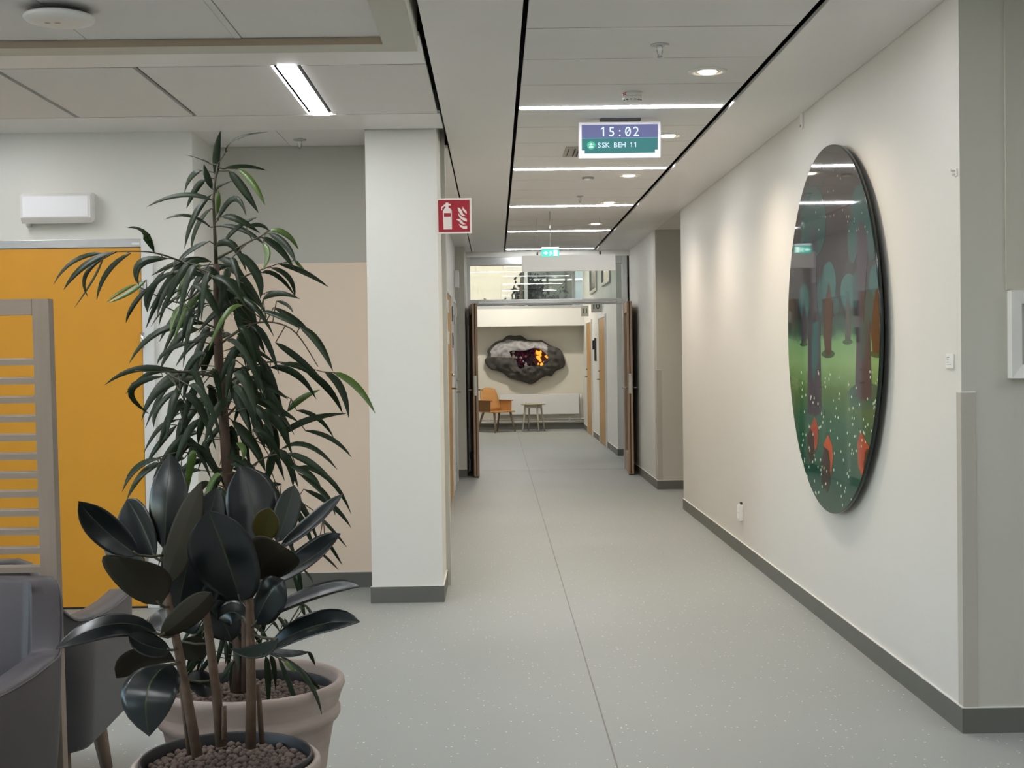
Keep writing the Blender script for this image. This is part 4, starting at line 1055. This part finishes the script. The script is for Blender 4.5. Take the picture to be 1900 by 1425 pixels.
def smooth_path(pts, n=6):
    out = []; pts = [Vector(p) for p in pts]; m = len(pts)
    for k in range(m - 1):
        p0, p1, p2, p3 = pts[max(0, k - 1)], pts[k], pts[k + 1], pts[min(m - 1, k + 2)]
        for j in range(n):
            f = j / n; out.append(.5 * ((2 * p1) + (p2 - p0) * f + (2 * p0 - 5 * p1 + 4 * p2 - p3) * f * f + (3 * p1 - p0 - 3 * p2 + p3) * f ** 3))
    out.append(pts[-1]); return out
def dense(pts):
    out = []
    for a, b in zip(pts, pts[1:]):
        for k in range(8): out.append(Vector(a).lerp(Vector(b), k / 8))
    out.append(Vector(pts[-1])); return out
stem_pts = [v for s in stemsR for v in dense([L3(*q) for q in s])]
TOPN = (0, -1, .35)
# (base px, tip px, width px, base Y, tip Y, bow px (dx,dy) of mid, bow depth, normal of glossy side, fold, kind)
RL = [
 ((306, 1020), (316, 841), 66, 3.24, 3.28, (-2, 0), -.03, (-.1, -1, .1), -.14, 0),
 ((256, 1030), (146, 930), 54, 3.20, 3.12, (-8, 2), .02, (.15, -1, .35), .16, 0),
 ((288, 1035), (236, 926), 74, 3.26, 3.30, (2, -6), .0, (-.5, -.8, .2), .25, 0),
 ((270, 1050), (192, 1000), 40, 3.30, 3.34, (0, 6), .0, (-.2, -.9, .4), .1, 0),
 ((298, 1122), (215, 1030), 112, 3.15, 3.02, (-4, -4), .02, (.25, .9, .45), .08, 1),
 ((308, 1080), (374, 896), 66, 3.18, 3.10, (-4, 10), .0, (.6, .75, .1), .05, 1),
 ((345, 1060), (402, 905), 62, 3.34, 3.38, (8, -6), .0, (.2, -1, .1), .1, 0),
 ((446, 1114), (386, 947), 116, 3.20, 3.06, (2, -4), -.02, (-.15, -.9, .45), .13, 0),
 ((330, 1132), (362, 976), 84, 3.26, 3.22, (0, 0), .0, (.3, -1, .2), .1, 0),
 ((352, 1130), (388, 1040), 80, 3.31, 3.27, (0, 0), .0, (.0, -1, .3), .1, 0),
 ((470, 1012), (445, 864), 88, 3.30, 3.34, (10, -4), .0, (.15, -1, .15), -.14, 0),
 ((488, 1003), (500, 942), 46, 3.22, 3.20, (0, 0), .0, (0, -1, .1), .06, 2),
 ((514, 1006), (546, 900), 44, 3.30, 3.34, (2, -2), .0, (.2, -1, .1), .1, 3),
 ((520, 1016), (637, 916), 32, 3.26, 3.24, (4, 6), .0, (-.5, -.8, .6), .25, 0),
 ((506, 1078), (632, 990), 58, 3.28, 3.22, (6, 4), .0, (-.2, -.75, .9), .18, 0),
 ((477, 1073), (533, 1018), 92, 3.20, 3.06, (-4, -8), .03, (.2, .85, .6), .12, 1),
 ((474, 1157), (528, 1076), 66, 3.22, 3.14, (-4, -8), -.03, (-.3, -.9, .3), -.12, 0),
 ((480, 1156), (668, 1089), 52, 3.24, 3.12, (4, -8), .0, (.05, -.45, 1), .28, 0),
 ((500, 1204), (668, 1154), 54, 3.22, 3.08, (-4, -16), .0, (-.15, -.75, .8), .12, 0),
 ((514, 1186), (428, 1204), 48, 3.16, 3.08, (-2, 6), .0, (.1, .4, -1), .2, 3),
 ((292, 1176), (103, 1204), 50, 3.20, 3.06, (10, -32), .0, (.0, -.8, .75), -.08, 0),
 ((302, 1172), (292, 1134), 52, 3.26, 3.36, (4, -4), .0, (0, -.8, .6), .1, 0),
 ((298, 1180), (392, 1099), 46, 3.15, 3.05, (4, 2), .0, (.3, .8, .5), .2, 1),
 ((316, 1206), (238, 1178), 46, 3.16, 3.10, (-4, 6), .0, (-.1, -.8, .7), .1, 0),
 ((324, 1226), (216, 1258), 96, 3.24, 3.2, (-6, -14), .0, (.1, .6, .9), .08, 1),
 ((318, 1232), (277, 1366), 96, 3.12, 3.00, (-22, -22), -.05, (-.1, -.9, .45), -.08, 0),
 ((345, 1262), (398, 1284), 44, 3.30, 3.34, (2, -4), .0, (.1, -.8, .6), .1, 0),
 ((452, 1146), (404, 1150), 46, 3.32, 3.34, (0, -12), .0, (.0, -.9, .5), -.1, 0),
 ((336, 1190), (374, 1226), 52, 3.34, 3.36, (4, 0), .0, (.0, .9, .4), .1, 1),
 ((486, 1205), (572, 1211), 20, 3.28, 3.2, (0, 6), .0, (.0, -.5, .9), .1, 3),
 ((378, 1100), (338, 1020), 74, 3.38, 3.42, (0, 0), 0, (0, -1, .2), .1, 0),
 ((470, 1090), (420, 1060), 80, 3.36, 3.40, (0, 0), 0, (0, -1, .2), .1, 0),
 ((380, 1125), (430, 1190), 60, 3.36, 3.40, (6, -6), 0, (0, -1, .4), .1, 0),
 ((384, 1130), (340, 1172), 54, 3.36, 3.42, (-4, -6), 0, (0, -1, .4), .1, 0),
 ((464, 1120), (505, 1150), 60, 3.34, 3.40, (2, -4), 0, (0, -1, .3), .1, 0),
 ((378, 1110), (420, 1140), 70, 3.38, 3.44, (2, -4), 0, (0, -1, .3), .1, 0),
 ((310, 1110), (345, 1125), 66, 3.34, 3.40, (2, -4), 0, (0, -1, .3), .1, 0),
]
cols_r = (-1, -.8, -.5, -.03, .03, .5, .8, 1)
for b, t, wpx, yb, yt, bow, bd_, nrm, fold, kind in RL:
    B = L3(*b, yb); T_ = L3(*t, yt); M_ = L3((b[0] + t[0]) / 2 + bow[0], (b[1] + t[1]) / 2 + bow[1], (yb + yt) / 2 + bd_)
    ms = {0: [M_R1, M_R2, M_R3, M_R4], 1: [M_R1, M_R2, M_R3, M_R4], 2: [M_RO, M_RO, M_R3, M_R4], 3: [M_RG, M_RG, M_R3, M_R4]}[kind]
    near = min(stem_pts, key=lambda v: (v - B).length + .5 * max(0, v.z - B.z))
    if kind == 1: nrm = nrm
    leaf_mesh('leaf', B, M_, T_, 1.1 * wpx * (yb + yt) / 2 / F, nrm, prof_rubber, ms, rub, fold, 12, cols_r, [near, near.lerp(B, .5) + Vector((0, 0, -.004))], .0034, True, .0016)

# ---- narrow-leaved fig
M_F1 = mat('fig_leaf_top', (32, 48, 22), .45, .25, 14, spec=.28, col2=(20, 32, 16)); M_F2 = mat('fig_leaf_under', (62, 82, 36), .6, .15, 10, spec=.3); M_F3 = mat('fig_leaf_lime', (74, 100, 28), .42, .15, 10); M_F4 = mat('fig_petiole', (70, 64, 42), .6, .1, 10)
M_FT = mat('fig_trunk', (104, 82, 68), .85, .3, 18, .8, col2=(66, 50, 42))
fig = empty('narrow_leaf_fig', (pB.x, pB.y, gzB)); tag(fig, 'tall narrow-leaved fig tree with drooping leaves in the larger pot', 'plant')
def G3(px, py, Y=3.88): return P(px, py, Y) - Vector(fig.location)
trunk = [(443, 1284, 3.88), (445, 1220, 3.88), (434, 1060, 3.89), (424, 930, 3.88), (421, 864, 3.88), (414, 766, 3.88), (406, 668, 3.87), (403, 560, 3.88), (401, 490, 3.88)]
leader = [(401, 490, 3.88), (398, 420, 3.87), (396, 370, 3.88), (400, 330, 3.88), (404, 305, 3.88)]
tube('trunk', [G3(*q) for q in trunk], [.022, .019, .0165, .016, .0155, .0145, .0135, .0115, .009], M_FT, fig, 12)
tube('leader', [G3(*q) for q in leader], [.006, .0045, .004, .003, .002], M_F4, fig, 8)
tube('trunk_shoot', [G3(*q) for q in [(455, 1284, 3.86), (455, 1200, 3.86), (452, 1100, 3.85), (440, 980, 3.84)]], [.012, .011, .009, .006], M_FT, fig, 8)
branches = [
 [(402, 520, 3.87), (360, 495, 3.80), (286, 469, 3.72), (215, 467, 3.66)],
 [(402, 500, 3.88), (340, 560, 3.80), (272, 540, 3.74)],
 [(404, 610, 3.87), (330, 580, 3.86), (290, 560, 3.88)],
 [(408, 700, 3.86), (340, 690, 3.78), (290, 690, 3.72), (250, 688, 3.70)],
 [(415, 770, 3.87), (350, 760, 3.84), (300, 790, 3.84)],
 [(402, 480, 3.88), (460, 450, 3.80), (496, 432, 3.74)],
 [(404, 540, 3.88), (460, 510, 3.86), (515, 490, 3.84)],
 [(406, 640, 3.88), (470, 600, 3.78), (540, 610, 3.72), (590, 680, 3.70)],
 [(410, 720, 3.88), (470, 680, 3.84), (520, 672, 3.84), (600, 690, 3.80)],
 [(414, 780, 3.88), (480, 720, 3.94), (540, 740, 3.96)],
 [(420, 850, 3.88), (500, 800, 3.90), (560, 790, 3.88)],
 [(424, 900, 3.88), (490, 850, 3.82), (540, 840, 3.78)],
 [(422, 880, 3.88), (350, 840, 3.84), (290, 850, 3.80)],
 [(428, 980, 3.89), (520, 920, 3.94), (600, 960, 3.96)],
 [(440, 1150, 3.89), (480, 1200, 3.84), (502, 1214, 3.80)],
 [(440, 1160, 3.89), (400, 1140, 3.92), (380, 1150, 3.92)],
]
for b in branches:
    pts_ = smooth_path([G3(*q) for q in b]); tube('branch', pts_, [.004 - .0028 * i / (len(pts_) - 1) for i in range(len(pts_))], M_F4, fig, 6)
anchor = [v for b in branches for v in smooth_path([G3(*q) for q in b])] + [v for b in (trunk, leader) for v in dense([G3(*q) for q in b])]
FL = []
def add(sc, ox, oy, lst):
    for b, m, t, wv, *k in lst:
        FL.append(tuple((ox + q[0] / sc, oy + q[1] / sc) for q in (b, m, t)) + (wv / sc, k[0] if k else 0))
add(3.958, 240, 220, [
 ((640, 430), (640, 250), (672, 88), 58), ((705, 250), (790, 150), (1015, 100), 36), ((600, 335), (520, 295), (410, 265), 12), ((530, 380), (450, 440), (405, 550), 55), ((560, 450), (490, 520), (420, 660), 55),
 ((610, 520), (570, 430), (548, 335), 55), ((690, 370), (850, 352), (1010, 382), 34), ((730, 385), (840, 520), (948, 692), 66), ((800, 370), (910, 480), (996, 635), 50, 1), ((640, 540), (660, 500), (760, 458), 26),
 ((650, 530), (655, 620), (640, 718), 34, 1), ((610, 600), (380, 565), (130, 648), 44), ((600, 560), (480, 720), (405, 955), 52), ((640, 760), (770, 590), (858, 715), 50), ((600, 800), (430, 715), (258, 742), 32), ((600, 660), (500, 800), (455, 960), 62),
 ((680, 720), (800, 745), (960, 842), 55), ((660, 790), (830, 818), (1000, 932), 44), ((700, 905), (800, 800), (940, 724), 42), ((1030, 820), (1150, 850), (1242, 962), 46, 1), ((1020, 840), (1150, 930), (1222, 1062), 54), ((970, 870), (1100, 960), (1206, 1102), 60),
 ((860, 800), (960, 785), (1030, 832), 38), ((980, 920), (1020, 1000), (980, 1112), 54, 1), ((1100, 1070), (1280, 1130), (1462, 1238), 48), ((1040, 1095), (1170, 1170), (1216, 1312), 44), ((970, 1130), (1090, 1160), (1215, 1302), 38), ((630, 940), (760, 930), (860, 1130), 58), ((800, 980), (940, 1150), (962, 1325), 70),
 ((590, 900), (440, 980), (350, 1075), 58), ((600, 1050), (400, 1050), (160, 1155), 50), ((570, 1160), (400, 1130), (230, 1152), 44), ((320, 1130), (150, 1260), (130, 1418), 48), ((480, 1050), (320, 1150), (208, 1424), 62), ((580, 1090), (500, 1200), (438, 1332), 56), ((250, 1030), (75, 1060), (50, 1205), 50),
 ((980, 1330), (1110, 1290), (1252, 1326), 42), ((980, 1290), (1080, 1272), (1210, 1312), 26), ((1080, 1340), (1160, 1370), (1202, 1428), 26), ((750, 1190), (870, 1280), (982, 1402), 50), ((835, 1210), (860, 1290), (880, 1400), 50), ((1220, 1040), (1240, 1070), (1285, 1105), 26, 1)])
add(4.75, 0, 330, [
 ((1360, 655), (1260, 485), (1125, 440), 74), ((910, 665), (650, 740), (472, 940), 52), ((1025, 655), (760, 770), (562, 985), 70), ((900, 720), (750, 870), (775, 1052), 38), ((910, 710), (820, 900), (658, 1142), 28), ((1150, 665), (950, 830), (852, 1075), 52), ((1480, 710), (1240, 770), (1225, 950), 70),
 ((1190, 940), (1060, 1010), (938, 1100), 32, 1), ((1290, 900), (1130, 1020), (958, 1100), 50, 1), ((1330, 950), (1180, 1120), (1110, 1278), 48), ((1450, 820), (1340, 1000), (1300, 1185), 64), ((1680, 780), (1480, 980), (1388, 1215), 64), ((1590, 985), (1480, 1070), (1400, 1305), 48), ((1650, 1020), (1500, 1100), (1328, 1312), 34), ((1830, 1120), (1620, 1250), (1520, 1310), 48), ((1720, 1290), (1500, 1320), (1298, 1428), 64)])
add(3.065, 100, 440, [
 ((860, 490), (600, 540), (428, 718), 46), ((820, 590), (660, 640), (588, 722), 38), ((690, 770), (480, 750), (288, 842), 38), ((720, 770), (560, 770), (408, 892), 34), ((620, 790), (440, 870), (540, 1005), 42), ((840, 800), (620, 860), (498, 1042), 48), ((720, 860), (600, 960), (568, 1082), 38), ((880, 900), (780, 1000), (718, 1112), 58), ((690, 1045), (600, 1090), (512, 1225), 32), ((700, 1070), (600, 1180), (528, 1292), 38), ((600, 1260), (470, 1310), (398, 1428), 38), ((610, 1290), (520, 1340), (438, 1428), 44), ((760, 1120), (690, 1200), (650, 1300), 44),
 ((940, 300), (1100, 480), (1202, 662), 60), ((960, 240), (1060, 400), (1132, 512), 46), ((1180, 420), (1300, 460), (1402, 522), 42), ((1400, 510), (1500, 600), (1587, 762), 48), ((1190, 350), (1280, 320), (1398, 352), 34), ((1250, 400), (1380, 480), (1462, 562), 38), ((1260, 600), (1400, 700), (1542, 832), 40), ((1000, 680), (1160, 690), (1277, 872), 44), ((990, 640), (1120, 640), (1262, 722), 38), ((1290, 720), (1450, 760), (1542, 872), 42), ((1430, 760), (1560, 860), (1642, 1002), 44), ((1540, 765), (1630, 860), (1677, 1028), 48), ((1590, 770), (1720, 850), (1827, 1002), 44, 1), ((1230, 740), (1380, 780), (1492, 922), 42), ((1330, 990), (1410, 920), (1512, 868), 40, 1), ((1290, 1130), (1450, 1040), (1662, 1004), 42), ((1380, 985), (1500, 1030), (1592, 1142), 28), ((1430, 1100), (1580, 1150), (1692, 1252), 32), ((1300, 1200), (1450, 1190), (1612, 1322), 38), ((1330, 1230), (1470, 1290), (1602, 1412), 42), ((1200, 1020), (1250, 1100), (1282, 1212), 48), ((1060, 830), (1200, 850), (1332, 922), 44), ((1090, 910), (1250, 970), (1392, 1052), 44), ((1000, 820), (1060, 950), (1112, 1102), 58), ((1010, 1040), (1130, 1180), (1202, 1332), 60), ((880, 870), (930, 960), (972, 1102), 54), ((920, 600), (870, 680), (848, 802), 58), ((870, 560), (815, 680), (820, 802), 48), ((1120, 1020), (1170, 1100), (1200, 1200), 50), ((880, 960), (840, 1060), (820, 1180), 46), ((960, 1100), (1020, 1200), (1010, 1330), 50), ((860, 1150), (880, 1250), (960, 1400), 50), ((1040, 1170), (1080, 1210), (1070, 1270), 36, 1), ((760, 390), (700, 430), (660, 560), 46, 1), ((1250, 1210), (1230, 1300), (1210, 1400), 50), ((1280, 1210), (1340, 1290), (1360, 1420), 50), ((1340, 1300), (1450, 1350), (1520, 1430), 40)])
add(3.065, 100, 800, [
 ((1380, 200), (1560, 270), (1690, 470), 36), ((1390, 240), (1540, 360), (1600, 480), 34), ((1420, 330), (1580, 420), (1690, 550), 32), ((1500, 480), (1580, 560), (1665, 660), 22), ((1540, 600), (1590, 680), (1640, 760), 20), ((1500, 680), (1560, 730), (1620, 790), 16), ((1390, 780), (1400, 850), (1415, 930), 26), ((1420, 790), (1450, 820), (1480, 870), 14), ((1400, 990), (1420, 1030), (1440, 1070), 16), ((1410, 980), (1450, 1010), (1480, 1060), 14), ((1270, 1060), (1300, 1090), (1330, 1160), 26), ((1200, 1080), (1190, 1120), (1180, 1200), 26), ((590, 160), (470, 220), (388, 345), 34), ((600, 180), (500, 250), (415, 390), 44)])
add(3.958, 180, 1065, [
 ((1240, 600), (1255, 760), (1258, 1005), 50), ((1270, 600), (1300, 680), (1310, 850), 40), ((1330, 610), (1430, 850), (1517, 1135), 40), ((1400, 640), (1560, 800), (1652, 1035), 40), ((1340, 600), (1520, 730), (1660, 875), 36), ((1380, 640), (1420, 680), (1455, 725), 40, 1), ((1550, 570), (1575, 610), (1602, 672), 30), ((1440, 10), (1490, 140), (1532, 335), 36), ((1530, 230), (1560, 270), (1590, 335), 20),
 ((800, 420), (720, 540), (650, 720), 40), ((760, 560), (700, 650), (640, 760), 34), ((860, 600), (780, 690), (720, 800), 40), ((840, 560), (740, 600), (660, 700), 30), ((940, 480), (950, 560), (945, 660), 36), ((1000, 640), (960, 700), (910, 790), 44), ((1010, 650), (990, 760), (985, 890), 44), ((740, 440), (690, 480), (640, 600), 30), ((660, 230), (620, 270), (590, 310), 24), ((1380, 330), (1400, 380), (1390, 420), 24)])
add(1, 0, 0, [
 ((398, 1140), (385, 1180), (350, 1235), 10), ((404, 1142), (380, 1200), (362, 1262), 10), ((410, 1145), (390, 1190), (372, 1240), 9), ((400, 1150), (365, 1180), (338, 1240), 9), ((420, 1150), (410, 1200), (392, 1262), 10), ((432, 1150), (428, 1200), (420, 1258), 10), ((428, 1160), (440, 1210), (442, 1250), 10), ((396, 1145), (370, 1170), (345, 1200), 8), ((450, 1150), (480, 1165), (502, 1200), 9), ((448, 1155), (475, 1180), (495, 1226), 9), ((440, 1170), (455, 1200), (470, 1240), 9), ((405, 1160), (372, 1215), (340, 1268), 9), ((470, 1150), (500, 1150), (520, 1175), 8), ((380, 1150), (352, 1172), (330, 1212), 8)])
# inner fill leaves
NFILL = 299 - len(FL)
for k in range(NFILL):
    py = R.uniform(480, 960); f = (py - 470) / 530
    tx = 402 + 22 * f; half = 40 + 85 * f
    bx_ = tx + R.uniform(-half, half); sgn = 1 if bx_ > tx else -1
    if R.random() < .2: sgn = -sgn
    Ln = R.uniform(55, 115); dx = sgn * R.uniform(15, 90)
    FL.append(((bx_, py), (bx_ + dx * .5, py + Ln * .22), (bx_ + dx, py + Ln), R.uniform(11, 18), 0 if R.random() < .95 else 1))
for i, (b, m, t, wpx, lime) in enumerate(FL):
    Bp = min(anchor, key=lambda v: (G3(b[0], b[1], v.y + fig.location.y) - v).length)
    inner = i >= len(FL) - NFILL
    y0 = Bp.y + fig.location.y + (R.uniform(-.16, .2) if inner else R.uniform(-.05, .06))
    y1 = y0 + R.uniform(-.10, .06)
    B = G3(*b, y0); T_ = G3(*t, y1); M_ = G3(*m, (y0 + y1) / 2 + R.uniform(-.02, .01))
    Bp = min(anchor, key=lambda v: (B - v).length + .4 * max(0, v.z - B.z))
    nrm = Vector((R.uniform(-.45, .45), -1, R.uniform(.1, .9)))
    ms = [M_F3 if lime else M_F1, M_F3 if lime else M_F2, M_F4, M_F4]
    leaf_mesh('leaf', B, M_, T_, wpx * y0 / F, nrm, prof_fig, ms, fig, .12, 8, (-1, 0, 1), [Bp, Bp.lerp(B, .6)], .0016, False, .0008)
